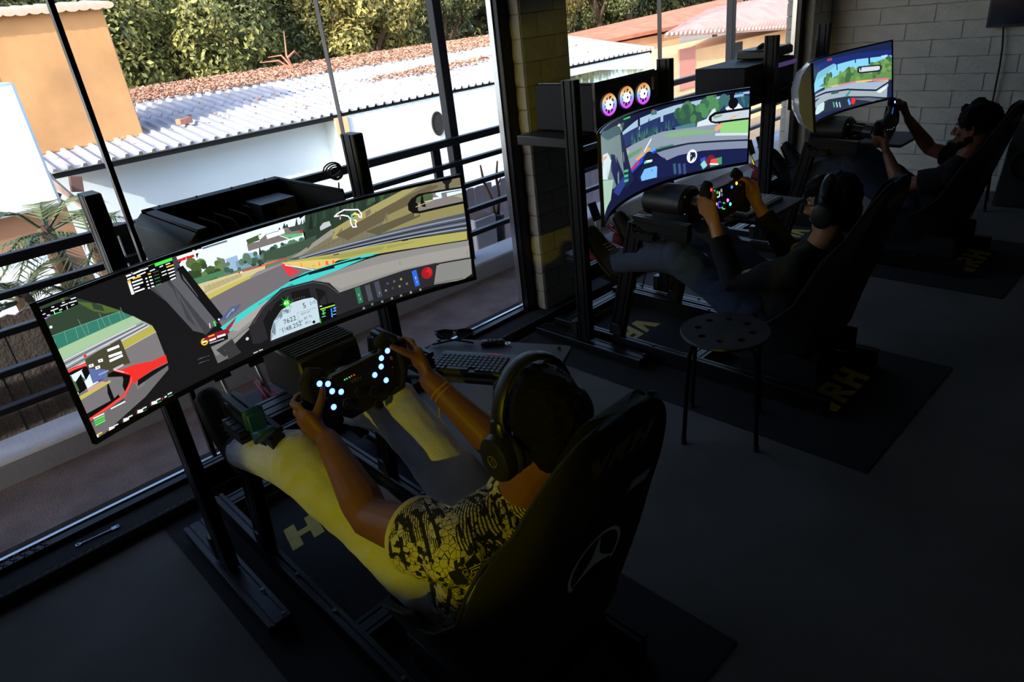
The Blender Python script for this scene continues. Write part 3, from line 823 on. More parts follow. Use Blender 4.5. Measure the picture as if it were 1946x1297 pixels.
def steering_wheel(i, label):
    c, u, v, n = wheel_frame(i)
    W = thing('steering_wheel', c, label, 'steering wheel', 'steering wheels')
    plate = [(-.105, .035), (-.07, .055), (.07, .055), (.105, .035), (.118, .0), (.105, -.045), (.06, -.085), (-.06, -.085), (-.105, -.045), (-.118, 0)]
    MB().prism(plate, .026, c - n * .012, u, v).build('face_plate', M_BLK, W, bevel=.004, segs=2)
    MB().cyl(c - n * .012, c - n * .06, .036, .03, 20).build('hub', M_BLK2, W)
    for s in (-1, 1):
        pts = [(s * .098, .075), (s * .122, .088), (s * .143, .07), (s * .148, .02), (s * .142, -.035), (s * .122, -.072), (s * .09, -.075)]
        MB().limb([c + u * a + v * b - n * .004 for a, b in pts], [(.014, .014), (.017, .015), (.02, .016), (.021, .017), (.021, .017), (.018, .016), (.014, .014)], 12, ref=n).build('grip', M_RUB, W)
        MB().prism([(s * .08, .05), (s * .125, .085), (s * .14, .05), (s * .135, -.05), (s * .11, -.07), (s * .08, -.06)], .016, c - n * .006, u, v).build('grip_cheek', M_BLK, W, bevel=.003)
        MB().prism([(s * .05, .02), (s * .12, .05), (s * .125, .02), (s * .05, -.01)], .004, c - n * .035, u, v).build('shift_paddle', M_BLK2, W)
    def button(a, b, r, m, name='button', h=.006):
        p = c + u * a + v * b + n * .014
        o = MB().cyl(p, p + n * h * .5, r * 1.35, n=16).build('button_bezel', M_BLK2, W)
        q = MB(); q.limb([p + n * h * .5, p + n * h], [r, r * .8], 16, round_ends=False)
        return q.build(name, m, o)
    def knob(a, b, r, m=M_RING):
        p = c + u * a + v * b + n * .014
        o = MB().cyl(p, p + n * .014, r * .8, r * .65, 18).build('rotary_knob', M_BLK2, W)
        MB().torus(p + n * .002, r, .0016, n, 24, 6).build('knob_ring', m, o)
    if i == 0:
        for px in ((607, 729.6), (623, 730), (631, 744), (648, 745), (634, 774), (736, 667), (724.5, 681), (724, 697), (712, 713), (733.5, 723)):
            button(*on_wheel(0, *px), .0084, M_LED)
        for k, px in enumerate(((655, 722), (659, 720), (664, 717.5), (668, 715), (673, 713))):
            button(*on_wheel(0, *px), .0022, emis('green_led', (90, 230, 130), 1.0) if k < 3 else emis('red_led', (235, 70, 60), 1.0), h=.004)
        for px in ((684, 744), (711, 745), (661, 767), (720, 770)):
            a, b = on_wheel(0, *px); knob(a, b, .014)
        # word on the face plate
        V, Fc = text_geo('VRH'); o0 = on_wheel(0, 667, 731); o1 = on_wheel(0, 688, 722)
        ex = Vector((o1[0] - o0[0], o1[1] - o0[1])) ; L = ex.length; ex.normalize(); ey = Vector((-ex.y, ex.x))
        s = L / max(x for x, y in V)
        t = MB(); t.add([c + n * .0145 + u * (o0[0] + ex.x * x * s + ey.x * y * s) + v * (o0[1] + ex.y * x * s + ey.y * y * s) for x, y in V], Fc)
        t.build('lettering', M_GRP, W, smooth=False)
    elif i == 1:
        P7 = lambda x, y: (1220 + x / 7.204, 300 + y / 7.204)
        for (x, y), col, r in (((945, 438), (255, 60, 60), .007), ((982, 465), (70, 230, 220), .0075), ((1225, 402), (50, 110, 255), .007), ((1290, 350), (255, 190, 60), .008),
                               ((1008, 635), (255, 180, 60), .0085), ((1170, 583), (255, 110, 255), .008), ((1205, 635), (70, 235, 220), .008)):
            button(*on_wheel(1, *P7(x, y)), r, emis('led_%d_%d_%d' % col, col, 2.2))
        for (x, y), col in (((1065, 645), (80, 70, 255)), ((1120, 660), (70, 220, 90))):
            a, b = on_wheel(1, *P7(x, y)); knob(a, b, .014, emis('led_%d_%d_%d' % col, col, 2.0))
        a, b = on_wheel(1, *P7(1062, 485))
        q = c + n * .0145
        scr = MB().prism([(a - .03, b - .02), (a + .03, b - .02), (a + .03, b + .02), (a - .03, b + .02)], .003, q, u, v).build('display', M_GLOSS, W)
        for k, (x, y, w, h, col) in enumerate(((-.02, .008, .012, .012, (90, 200, 70)), (-.004, -.002, .008, .02, (220, 240, 220)), (.014, .008, .012, .014, (150, 160, 150)), (-.015, -.012, .022, .006, (210, 230, 200)), (.014, -.01, .012, .012, (110, 90, 190)))):
            MB().prism([(a + x - w / 2, b + y - h / 2), (a + x + w / 2, b + y - h / 2), (a + x + w / 2, b + y + h / 2), (a + x - w / 2, b + y + h / 2)], .0006, q + n * .0032, u, v).build('readout', emis('read%d' % k, col, 1.0), scr, smooth=False)
    else:
        for a, b in ((.115, .07),): button(a, b, .008, M_LED)
        MB().prism([(.05, .03), (.085, .05), (.083, .056), (.048, .036)], .002, c + n * .0145, u, v).build('rev_strip', emis('blue_strip', (60, 120, 220), .8), W)
        for a, b in ((-.03, -.02), (.0, -.04), (-.06, 0), (.03, -.05)): button(a, b, .003, emis('dim_white_led', (150, 170, 180), .6), h=.004)
    return W
steering_wheel(0, 'formula style steering wheel with bright cyan buttons held by the nearest driver')
steering_wheel(1, 'formula style steering wheel with multicoloured buttons held by the middle driver')
steering_wheel(2, 'dark steering wheel with one cyan light held by the far driver')

# racing seats
def bucket_seat(i, label):
    X0 = RIG[i]['sx']; dy, dz = RIG[i]['sy'], RIG[i]['sz']
    S = thing('bucket_seat', (X0, 1.0 + dy, .12), label, 'seat', 'black bucket seats')
    # outer centre line (y, z), half width of the flat back, half width at the wing edge, how far the wings come forward
    L = [(.618, 1.014, .030, .034, .004), (.617, 1.006, .070, .075, .010), (.622, .985, .102, .108, .018), (.631, .945, .136, .144, .028), (.650, .88, .164, .173, .04), (.676, .79, .183, .198, .055),
         (.698, .705, .170, .235, .09), (.722, .615, .179, .258, .105), (.752, .50, .168, .262, .125), (.785, .38, .155, .262, .19), (.82, .285, .155, .268, .25), (.885, .20, .17, .27, .30), (.99, .16, .19, .27, .315),
         (1.14, .175, .20, .265, .25), (1.27, .225, .20, .25, .12), (1.31, .245, .20, .235, .06)]
    nU = 15
    rows_o, rows_i = [], []
    for k, (y, z, wb, ww, f) in enumerate(L):
        a, b = L[max(k - 1, 0)], L[min(k + 1, len(L) - 1)]
        t = Vector((0, b[0] - a[0], b[1] - a[1])).normalized()
        n = Vector((0, -t.z, t.y))             # towards the sitter
        if n.y < 0 and k < 12: n = -n
        if k >= 12 and n.z < 0: n = -n
        ro, ri = [], []
        for j in range(nU):
            s = -1 + 2 * j / (nU - 1)
            q_ = max(0, (abs(s) - .57) / .43); g = q_
            x_ = wb * min(1, abs(s) / .57) + (ww - wb) * q_ ** .8
            p = Vector((X0 + math.copysign(x_, s), y + dy, z + dz)) + n * (f * q_)
            th = .045 * (1 - .35 * abs(s) ** 6) if 0 < k < len(L) - 1 else .02
            q = p + n * (th * (1 - g * .6)) + Vector((-math.copysign(1, s) * .035 * g, 0, 0))
            if j in (0, nU - 1): q = p.lerp(q, .55)
            ro.append(p); ri.append(q)
        rows_o.append(ro); rows_i.append(ri)
    mb = MB()
    rings = [ro + list(reversed(ri)) for ro, ri in zip(rows_o, rows_i)]
    mb.loft(rings)
    me = mb.mesh('shell', WL[S.name])
    me = evaluated(me, [('SUBSURF', dict(levels=2, render_levels=2))])
    me.polygons.foreach_set('use_smooth', [True] * len(me.polygons)); me.materials.clear(); me.materials.append(M_FAB); me.name = 'shell'
    sh = bpy.data.objects.new('shell', me); COL.objects.link(sh); sh.parent = S; WL[sh.name] = WL[S.name]
    bv = bvh_of(sh)
    # cushions
    MB().limb([(X0, .80 + dy, .36 + dz), (X0, .755 + dy, .55 + dz)], [(.15, .03), (.15, .03)], 16, ref=(1, 0, 0)).build('lumbar_pad', M_FAB, S)
    MB().limb([(X0, .98 + dy, .215 + dz), (X0, 1.24 + dy, .255 + dz)], [(.17, .03), (.16, .03)], 16, ref=(1, 0, 0)).build('seat_cushion', M_FAB, S)
    MB().limb([(X0, .685 + dy, .90 + dz), (X0, .66 + dy, .97 + dz)], [(.1, .022), (.1, .022)], 16, ref=(1, 0, 0)).build('head_pad', M_FAB, S)
    # piping round the rim
    rim = [r[0] for r in rows_o]; rim2 = [r[-1] for r in rows_o]
    for rr in (rim, rim2):
        MB().limb([p + Vector((0, .004, 0)) for p in rr[1:-1]], [.004] * (len(rr) - 2), 6).build('piping', M_RUB, S)
    back = Vector((0, 1, 0))
    def decal(name, pts_faces, cx, cz, m, off=.0015):
        V, Fc = pts_faces
        vs = []
        for x, z in V:
            o = Vector((X0 + cx + x, -.5, cz + dz + z))
            h = bv.ray_cast(o, back)
            vs.append((h[0] if h[0] else Vector((o.x, .7 + dy, o.z))) - back * off)
        mb2 = MB(); mb2.add(vs, Fc)
        return mb2.build(name, m, S, smooth=False)
    P, hole = vrh_polys()
    for p in P:
        decal('logo_letter', ([((x - 1.28) * .072, (y - .5) * .052) for x, y in p], [tuple(range(len(p)))]), 0, .925, mat('gold_print', lin((110, 92, 50)), .6))
    # three-pointed star in a ring
    def ring(r0, r1, n=48):
        V, Fc = [], []
        for k in range(n):
            a = 2 * PI * k / n
            V += [(r0 * math.cos(a), r0 * math.sin(a)), (r1 * math.cos(a), r1 * math.sin(a))]
        for k in range(n):
            q = (k + 1) % n; Fc.append((2 * k, 2 * k + 1, 2 * q + 1, 2 * q))
        return V, Fc
    if i: return S
    V, Fc = ring(.074, .083)
    em = decal('ring_emblem', (V, Fc), 0, .612, M_WHP)
    V, Fc = [(0, 0)], []
    for k in range(3):
        a = PI / 2 + k * 2 * PI / 3
        for m_ in range(1, 5):
            s = m_ / 4
            rr = .075 * s; ww = .014 * (1 - s) + .0006
            V += [(rr * math.cos(a) - ww * math.sin(a), rr * math.sin(a) + ww * math.cos(a)), (rr * math.cos(a) + ww * math.sin(a), rr * math.sin(a) - ww * math.cos(a))]
    for k in range(3):
        b0 = 1 + k * 8
        for m_ in range(3): Fc.append((b0 + 2 * m_, b0 + 2 * m_ + 1, b0 + 2 * m_ + 3, b0 + 2 * m_ + 2))
        nx = 1 + ((k + 1) % 3) * 8
        Fc += [(0, b0 + 1, b0), (0, b0, nx + 1)]
    decal('star_emblem', (V, Fc), 0, .612, M_WHP)
    for s in (-1, 1):
        V, Fc = [(-.045, -.016), (.03, -.022), (.045, .012), (-.03, .02)], [(0, 1, 2, 3)]
        sl = decal('harness_slot', (V, Fc), s * .10, .78, M_BLK)
        if s < 0: continue
        V, Fc = [(-.036, -.011), (.024, -.016), (.036, .008), (-.024, .014)], [(0, 1, 2, 3)]
        decal('slot_light_patch', (V, Fc), s * .10, .78, mat('slot_light_grey', lin((170, 170, 176)), .5), .0025)  # pale patch stands in for light showing through the slot
    return S
SEATS = [bucket_seat(0, 'black fabric bucket seat with a star emblem on its back, nearest the camera'),
         bucket_seat(1, 'black bucket seat of the middle driver behind the round stool'),
         bucket_seat(2, 'black bucket seat of the farthest driver by the brick wall')]

# ================================================================== curved monitors and what they show
M_BEZEL = mat('bezel_black', (.006, .006, .007), .3)
M_BACKW = mat('glossy_white_shell', lin((190, 188, 186)), .18, coat=.4)
class Monitor:
    def __init__(s, name, cx, ye, zc, R, half, h, pitch, shell, label, back_d=.03):
        s.R, s.half, s.h = R, half, h
        s.th = half / R
        sag = R * (1 - math.cos(s.th))
        s.M = Matrix.Translation((cx, ye + sag, zc)) @ Matrix.Rotation(-pitch, 4, 'X')
        s.Mi = s.M.inverted()
        s.T = thing('curved_monitor', (cx, ye + sag, zc), label, 'monitor', 'curved gaming monitors')
        R0 = R
        N = 40
        def P(a, r, z):
            return s.M @ Vector((r * math.sin(a), r * math.cos(a) - R, z))
        mb = MB(); rings = []
        for k in range(N + 1):
            a = -s.th + 2 * s.th * k / N
            e = abs(a / s.th)
            d = back_d * (1 - (.75 if back_d < .09 else .3) * e ** 4)
            q = h / 2
            rings.append([P(a, R0 + .001, q), P(a, R0 + .001, -q), P(a, R0 + .012, -q), P(a, R0 + d * .8, -q * .72), P(a, R0 + d * 1.1, -q * .3), P(a, R0 + d * 1.1, q * .3), P(a, R0 + d * .8, q * .72), P(a, R0 + .012, q)])
        mb.loft(rings); mb.build('shell', shell, s.T)
        b = .009
        fr = MB()
        def strip(a0, a1, z0, z1, n):
            rg = []
            for k in range(n + 1):
                a = a0 + (a1 - a0) * k / n
                rg.append([P(a, R0 - .004, z0), P(a, R0 - .004, z1), P(a, R0 + .010, z1), P(a, R0 + .010, z0)])
            fr.loft(rg)
        strip(-s.th, s.th, h / 2 - b, h / 2, N); strip(-s.th, s.th, -h / 2, -h / 2 + b * 1.5, N)
        strip(-s.th, -s.th + b / R, -h / 2, h / 2, 1); strip(s.th - b / R, s.th, -h / 2, h / 2, 1)
        fr.build('bezel', M_BEZEL, s.T)
        mt = MB().box(s.M @ Vector((0, back_d + .04, 0)), (.12, .07, .12)); mt.build('mount_bracket', M_BLK2, s.T)
        MB().box(s.M @ Vector((0, back_d + .085, -.02)), (.2, .02, .16)).build('mount_plate', M_BLK2, s.T)
        s.W = half - b; s.B, s.Tp = -h / 2 + b * 1.5, h / 2 - b
        # the picture
        s.bm = bmesh.new(); s.ci = s.bm.faces.layers.int.new('c'); s.cols = []; s.k = 0
    def uv(s, px, py):
        o = s.Mi @ CAM; d = s.Mi.to_3x3() @ ray(px, py)
        ox, oy = o.x, o.y + s.R
        A = d.x ** 2 + d.y ** 2; B = 2 * (ox * d.x + oy * d.y); C = ox ** 2 + oy ** 2 - s.R ** 2
        D = B * B - 4 * A * C
        t = (-B + math.sqrt(max(D, 0))) / (2 * A)
        p = o + d * t
        return s.R * math.atan2(p.x, p.y + s.R), p.z
    def face(s, uvs, col):
        s.k += 1
        vs = [s.bm.verts.new((u, v, s.k)) for u, v in uvs]
        try: f = s.bm.faces.new(vs)
        except ValueError: return
        s.cols.append(col); f[s.ci] = len(s.cols) - 1
    def fill(s, col):
        s.face([(-s.W, s.B), (s.W, s.B), (s.W, s.Tp), (-s.W, s.Tp)], col)
    def poly(s, pts, col): s.face([s.uv(*s.c(*p)) for p in pts], col)
    def line(s, pts, w, col, closed=False):
        """stroke of width w in picture units"""
        P = [Vector(s.uv(*s.c(*p))) for p in pts]
        if closed: P.append(P[0])
        w *= s.unit
        for a, b in zip(P, P[1:]):
            d = (b - a)
            if d.length < 1e-6: continue
            d.normalize(); n = Vector((-d.y, d.x)) * w / 2; e = d * w * .3
            s.face([a - e + n, a - e - n, b + e - n, b + e + n], col)
    def disc(s, p, r, col, n=18, ry=None):
        c = s.uv(*s.c(*p)); r *= s.unit; ry = (ry or 0) * s.unit or r
        s.face([(c[0] + r * math.cos(2 * PI * k / n), c[1] + ry * math.sin(2 * PI * k / n)) for k in range(n)], col)
    def text(s, t, p, size, col, ang=0):
        """upright words on the screen: p is the lower left corner"""
        o = Vector(s.uv(*s.c(*p))); V, Fc = text_geo(t); z = size * s.unit
        s.k += 1; ca, sa = math.cos(ang), math.sin(ang)
        vs = [s.bm.verts.new((o.x + (x * ca - y * sa) * z, o.y + (x * sa + y * ca) * z, s.k)) for x, y in V]
        s.cols.append(col)
        for f in Fc:
            try: q = s.bm.faces.new([vs[i] for i in f]); q[s.ci] = len(s.cols) - 1
            except ValueError: pass
    def crop(s, x0, y0, sc):
        s.c = lambda x, y: (x0 + x / sc, y0 + y / sc)
        a, b = s.uv(*s.c(700, 500)), s.uv(*s.c(800, 480)); s.unit = (Vector(a) - Vector(b)).length / 102.0
    def finish(s):
        bm = s.bm
        bmesh.ops.triangulate(bm, faces=[f for f in bm.faces if len(f.verts) > 4])
        for co, no in (((-s.W, 0, 0), (-1, 0, 0)), ((s.W, 0, 0), (1, 0, 0)), ((0, s.B, 0), (0, -1, 0)), ((0, s.Tp, 0), (0, 1, 0))):
            bmesh.ops.bisect_plane(bm, geom=bm.verts[:] + bm.edges[:] + bm.faces[:], plane_co=co, plane_no=no, clear_outer=True)
        n = 48
        for k in range(1, n):
            u = -s.W + 2 * s.W * k / n
            bmesh.ops.bisect_plane(bm, geom=bm.verts[:] + bm.edges[:] + bm.faces[:], plane_co=(u, 0, 0), plane_no=(1, 0, 0))
        dl = min(.000035, .0035 / max(s.k, 1))
        off = WL[s.T.name]
        for v in bm.verts:
            a = v.co.x / s.R; r = s.R - .0002 - dl * v.co.z
            v.co = s.M @ Vector((r * math.sin(a), r * math.cos(a) - s.R, v.co.y)) - off
        me = bpy.data.meshes.new('display')
        idx = [f[s.ci] for f in bm.faces]
        bm.to_mesh(me); bm.free()
        at = me.color_attributes.new('screen_colour', 'FLOAT_COLOR', 'CORNER')
        L = [(*lin(c), 1) for c in s.cols]
        buf = []
        for p, i in zip(me.polygons, idx): buf += list(L[i]) * p.loop_total
        at.data.foreach_set('color', buf)
        me.materials.append(M_SCREEN)
        o = bpy.data.objects.new('display', me); COL.objects.link(o); o.parent = s.T; o['label'] = 'lit screen showing a racing game cockpit view'
M_SCREEN = bpy.data.materials.new('lit_screen'); M_SCREEN.use_nodes = True
_n = M_SCREEN.node_tree; _b = _n.nodes['Principled BSDF']
_a = _n.nodes.new('ShaderNodeVertexColor'); _a.layer_name = 'screen_colour'
_b.inputs['Base Color'].default_value = (.004, .004, .004, 1); _b.inputs['Roughness'].default_value = .35; _b.inputs['Specular IOR Level'].default_value = .2
_n.links.new(_a.outputs[0], _b.inputs['Emission Color']); _b.inputs['Emission Strength'].default_value = 1.38

BLK, WHT = (8, 8, 10), (240, 242, 245)
# ---------------- nearest monitor
m1 = Monitor('m1', .757, 1.675, 1.0265, 1.8, .605, .353, 0, M_BLK, 'wide curved monitor on the nearest rig showing a race car dashboard')
m1.fill((20, 20, 22))
m1.crop(300, 300, 2.994)
m1.poly([(100, 640), (190, 505), (850, 300), (850, 600), (600, 660), (250, 800)], (96, 112, 96))
m1.poly([(100, 640), (190, 505), (850, 300), (850, 450), (600, 600), (370, 660), (150, 700)], (214, 234, 248))
m1.poly([(365, 585), (480, 543), (560, 538), (610, 600), (400, 650), (360, 640)], (140, 168, 196))
m1.poly([(420, 600), (520, 560), (600, 550), (620, 600), (420, 640)], (112, 142, 160))
rr = random.Random(5)
for k in range(26):      # left trees
    x = 165 + rr.random() * 190; y = 580 + abs(x - 270) * .25 + rr.random() * 95
    m1.disc((x, y), rr.uniform(14, 30), rr.choice([(62, 84, 46), (80, 102, 58), (48, 66, 38), (98, 118, 70)]), 9)
m1.poly([(200, 690), (370, 640), (380, 665), (220, 725)], (70, 118, 84))
for k in range(60):      # hedge of trees along the far side
    t = rr.random(); x = 390 + t * 440; y = 645 - t * 165 + rr.uniform(-38, 20) * (1.2 - t * .4)
    m1.disc((x, y), rr.uniform(9, 20), rr.choice([(56, 86, 74), (70, 100, 82), (84, 112, 92), (44, 66, 56)]), 8)
m1.poly([(835, 330), (1000, 262), (1430, 120), (1500, 130), (1420, 190), (1110, 360), (900, 470), (840, 480)], (40, 54, 42))
for k in range(34):      # pines
    t = rr.random(); x = 690 + t * 640; y0 = 372 - (x - 690) * .375 + 15; h = rr.uniform(50, 120) * (.5 + .5 * min(1, (x - 680) / 150))
    m1.poly([(x - 12, y0 + h), (x, y0 - 20 + rr.uniform(0, 30)), (x + 14, y0 + h - 8)], rr.choice([(34, 50, 40), (46, 66, 52), (58, 80, 62), (26, 38, 32)]))
m1.poly([(600, 540), (830, 470), (900, 440), (900, 500), (720, 570), (600, 590)], (58, 76, 62))
m1.poly([(920, 395), (940, 370), (975, 360), (985, 385), (925, 415)], (176, 180, 182))
m1.poly([(740, 575), (870, 500), (1000, 410), (1110, 350), (1300, 235), (1480, 140), (1740, 80), (1755, 340), (1400, 410), (1100, 490), (870, 565)], (112, 106, 84))
m1.poly([(860, 500), (990, 405), (1010, 430), (800, 565), (750, 575)], (138, 134, 128))
m1.poly([(990, 410), (1190, 290), (1480, 140), (1500, 155), (1230, 330), (1040, 450), (980, 470)], (150, 142, 92))
m1.poly([(1010, 440), (1350, 250), (1560, 150), (1600, 160), (1300, 350), (1080, 470)], (92, 84, 62))
m1.poly([(1300, 330), (1560, 210), (1745, 150), (1750, 330), (1500, 380), (1250, 430)], (132, 124, 82))
m1.poly([(1180, 420), (1480, 300), (1500, 330), (1250, 440)], (86, 80, 60))
for k in range(16):
    x = 890 + k * 27; m1.line([(x, 505 - k * 12), (x + 2, 545 - k * 8)], 1.6, (90, 86, 74))
m1.line([(860, 545), (1290, 350)], 2, (84, 80, 70))
m1.poly([(745, 575), (1000, 512), (1750, 312), (1757, 420), (1300, 470), (1000, 545), (800, 588)], (72, 78, 90))
for a, b, c, w in (((800, 572), (1750, 338), (128, 136, 150), 9), ((820, 575), (1752, 356), (30, 32, 38), 5), ((830, 578), (1753, 372), (122, 130, 146), 8), ((830, 580), (1754, 386), (26, 28, 34), 6), ((850, 582), (1755, 398), (150, 158, 170), 6), ((860, 585), (1756, 412), (36, 38, 44), 5)):
    m1.line([a, b], w, c)
m1.poly([(735, 590), (1000, 545), (1400, 470), (1757, 418), (1760, 470), (1350, 530), (1150, 565), (960, 595), (740, 605)], (158, 154, 84))
m1.poly([(900, 575), (1300, 500), (1500, 470), (1300, 520), (1000, 580)], (142, 140, 76))
m1.poly([(600, 640), (700, 600), (900, 630), (1050, 595), (860, 700), (500, 890), (370, 970), (265, 800)], (104, 100, 104))
m1.poly([(700, 597), (1040, 572), (990, 605), (900, 632), (740, 615)], (206, 178, 100))
for k in range(6):
    x = 800 + k * 38; m1.poly([(x, 600 - k * 3), (x + 14, 598 - k * 3), (x + 20, 622 - k * 3), (x + 2, 622 - k * 3)], (216, 96, 60))
m1.line([(720, 610), (900, 640)], 5, (225, 226, 228))
m1.poly([(695, 606), (730, 606), (805, 652), (745, 674)], (206, 52, 64))
m1.poly([(210, 725), (470, 648), (610, 610), (610, 635), (290, 790), (250, 770)], (190, 178, 136))
m1.poly([(240, 740), (480, 655), (480, 675), (260, 775)], (166, 156, 112))
m1.poly([(262, 785), (600, 637), (612, 642), (280, 812)], (178, 170, 84))
m1.poly([(560, 650), (700, 600), (710, 606), (500, 700)], (132, 128, 130))
m1.line([(450, 658), (600, 612), (735, 572)], 6, (196, 60, 52)); m1.line([(470, 652), (500, 643)], 7, WHT); m1.line([(590, 612), (680, 585)], 5, (222, 120, 60))
for k in range(9): m1.line([(235 + k * 26, 735 - k * 8), (245 + k * 26, 775 - k * 12)], 1.5, (130, 124, 96))
# floating rear-view picture
m1.poly([(498, 462), (818, 378), (822, 440), (514, 532)], (112, 106, 104))
m1.poly([(498, 462), (735, 398), (720, 430), (600, 470), (505, 490)], (222, 232, 238))
m1.poly([(500, 468), (585, 432), (598, 462), (510, 492)], (62, 84, 50))
m1.poly([(690, 440), (822, 428), (822, 442), (740, 462)], (92, 168, 110)); m1.disc((806, 417), 14, (190, 40, 44), 10)
m1.poly([(735, 398), (818, 376), (820, 410), (760, 420)], (58, 66, 62)); m1.line([(690, 442), (745, 462)], 4, (226, 226, 226)); m1.line([(610, 438), (690, 414)], 4, (120, 130, 140))
m1.line([(252, 517), (390, 474)], 9, (84, 98, 112)); m1.line([(105, 572), (250, 525)], 15, WHT); m1.line([(115, 585), (200, 557)], 14, (190, 26, 28)); m1.text('-01.00', (128, 588), 15, WHT)
# left pillar of the car
m1.poly([(-100, 560), (100, 555), (135, 640), (345, 935), (270, 1010), (100, 860), (-120, 690)], (58, 58, 64))
m1.poly([(-60, 700), (70, 700), (265, 1000), (200, 985)], (74, 74, 80))
m1.poly([(60, 690), (120, 640), (335, 935), (300, 975)], (84, 84, 90))
m1.poly([(92, 640), (140, 612), (372, 905), (338, 940)], (16, 16, 18))
# bonnet, dashboard
m1.poly([(355, 965), (500, 862), (760, 698), (830, 655), (1000, 602), (1170, 552), (1262, 540), (1100, 605), (880, 705), (700, 810), (540, 915), (440, 985), (380, 990)], (58, 190, 184))
m1.poly([(560, 840), (760, 715), (780, 722), (600, 830)], (40, 150, 150))
m1.poly([(350, 925), (415, 852), (475, 830), (450, 868), (385, 925)], (72, 88, 120)); m1.poly([(395, 880), (440, 850), (420, 890), (385, 915)], (130, 150, 190))
m1.poly([(385, 968), (448, 902), (425, 952), (400, 985)], (158, 34, 46))
m1.poly([(395, 1000), (430, 975), (570, 885), (720, 785), (880, 695), (1180, 580), (1300, 545), (1500, 505), (1765, 465), (1785, 660), (1590, 605), (1400, 645), (1030, 768), (1000, 735), (900, 712), (800, 722), (640, 805), (560, 905), (530, 965), (430, 1065), (400, 1040)], (128, 126, 123))
m1.poly([(900, 700), (1400, 570), (1770, 500), (1775, 560), (1400, 630), (1040, 745), (960, 715)], (142, 139, 134))
m1.poly([(420, 960), (540, 870), (640, 795), (560, 900), (440, 1000)], (150, 148, 144))
m1.line([(750, 700), (860, 655), (1000, 612), (1150, 570)], 9, (16, 16, 18)); m1.line([(1090, 588), (1300, 545), (1500, 510), (1760, 468)], 7, (24, 26, 28)); m1.line([(860, 660), (1000, 622)], 14, (26, 26, 30))
m1.poly([(515, 965), (590, 850), (700, 745), (880, 698), (975, 712), (1035, 768), (1400, 640), (1585, 598), (1578, 722), (1100, 865), (650, 1050), (540, 1060)], (36, 36, 39))
m1.poly([(580, 960), (640, 850), (740, 770), (880, 735), (960, 760), (990, 800), (960, 900), (640, 1050), (590, 1060)], (20, 20, 22))
m1.line([(530, 960), (600, 850), (710, 752), (880, 708), (960, 722), (1030, 772)], 5, (70, 70, 72))
m1.poly([(1585, 612), (1780, 572), (1786, 660), (1735, 695), (1570, 722)], (120, 120, 117)); m1.line([(1580, 605), (1780, 570)], 9, (30, 30, 32)); m1.line([(1575, 715), (1735, 685)], 3, (60, 60, 60))
m1.poly([(300, 1075), (400, 1035), (470, 1105), (340, 1170)], (96, 96, 96)); m1.poly([(300, 1080), (420, 1020), (440, 1060), (330, 1130)], (120, 118, 116)); m1.poly([(330, 1095), (420, 1030), (470, 1110), (400, 1150)], (48, 48, 50)); m1.disc((507, 1030), 9, (190, 190, 192))
m1.line([(415, 1040), (560, 930)], 3, (60, 60, 62))
# instrument cluster
m1.poly([(640, 1042), (642, 985), (658, 930), (700, 868), (760, 825), (830, 803), (880, 795), (903, 812), (922, 935)], (176, 196, 206))
m1.poly([(640, 1042), (644, 985), (660, 930), (702, 868), (752, 860), (750, 880), (716, 890), (685, 935), (670, 985), (668, 1030)], (120, 136, 146))
for k in range(22):
    a = k / 21; p = [(642, 1030), (646, 985), (662, 935), (702, 872), (750, 858)]; q = [(660, 1024), (664, 985), (678, 942), (714, 888), (752, 880)]
    i = min(3, int(a * 4)); f = a * 4 - i
    m1.line([tuple(Vector(p[i]).lerp(Vector(p[i + 1]), f)), tuple(Vector(q[i]).lerp(Vector(q[i + 1]), f))], 2, (52, 64, 72))
m1.text('7622', (715, 950), 40, (34, 42, 50)); m1.text('1:48.252', (704, 998), 37, (34, 42, 50)); m1.text('5', (825, 858), 44, (34, 42, 50)); m1.text('215', (864, 838), 26, (70, 80, 90))
m1.text('83 TL', (832, 922), 22, (70, 80, 90)); m1.text('85 L', (838, 948), 22, (70, 80, 90)); m1.text('30.0 km', (812, 898), 19, (80, 92, 100)); m1.text('TW', (800, 940), 18, (80, 92, 100)); m1.text('CUTE', (690, 985), 15, (100, 112, 120))
m1.line([(792, 880), (806, 965)], 2, (120, 134, 142)); m1.line([(790, 882), (900, 852)], 2, (120, 134, 142))
for k in range(6): m1.disc((765 + k * 13, 807 - k * 3.4), 3, (86, 86, 88))
for k in range(12):
    a = k * PI / 6 + .2; L = 46 if k % 2 else 30
    m1.poly([(731 + 5 * math.cos(a + 1.5), 826 + 5 * math.sin(a + 1.5)), (731 + L * math.cos(a), 826 + L * math.sin(a)), (731 - 5 * math.cos(a + 1.5), 826 - 5 * math.sin(a + 1.5))], (34, 150, 34))
m1.disc((731, 826), 17, (60, 220, 50)); m1.disc((722, 828), 7, (200, 255, 190)); m1.disc((738, 824), 7, (200, 255, 190))
m1.poly([(915, 842), (1002, 822), (1018, 905), (930, 935)], BLK)
m1.line([(924, 862), (1004, 838)], 7, (150, 220, 40)); m1.line([(920, 846), (950, 838)], 5, WHT)
for x, y, c in ((962, 876, (40, 200, 120)), (985, 868, (50, 110, 230)), (966, 905, (40, 170, 200)), (988, 895, (60, 140, 240)), (1004, 862, (50, 110, 230)), (940, 882, (40, 180, 90))): m1.line([(x, y - 10), (x + 2, y + 10)], 9, c)
for y in (870, 888, 906): m1.line([(932, y), (952, y - 6)], 4, (120, 200, 110)); m1.line([(996, y - 14), (1012, y - 18)], 4, (120, 180, 230))
m1.line([(918, 914), (924, 938)], 7, (40, 190, 60)); m1.disc((886, 934), 9, BLK)
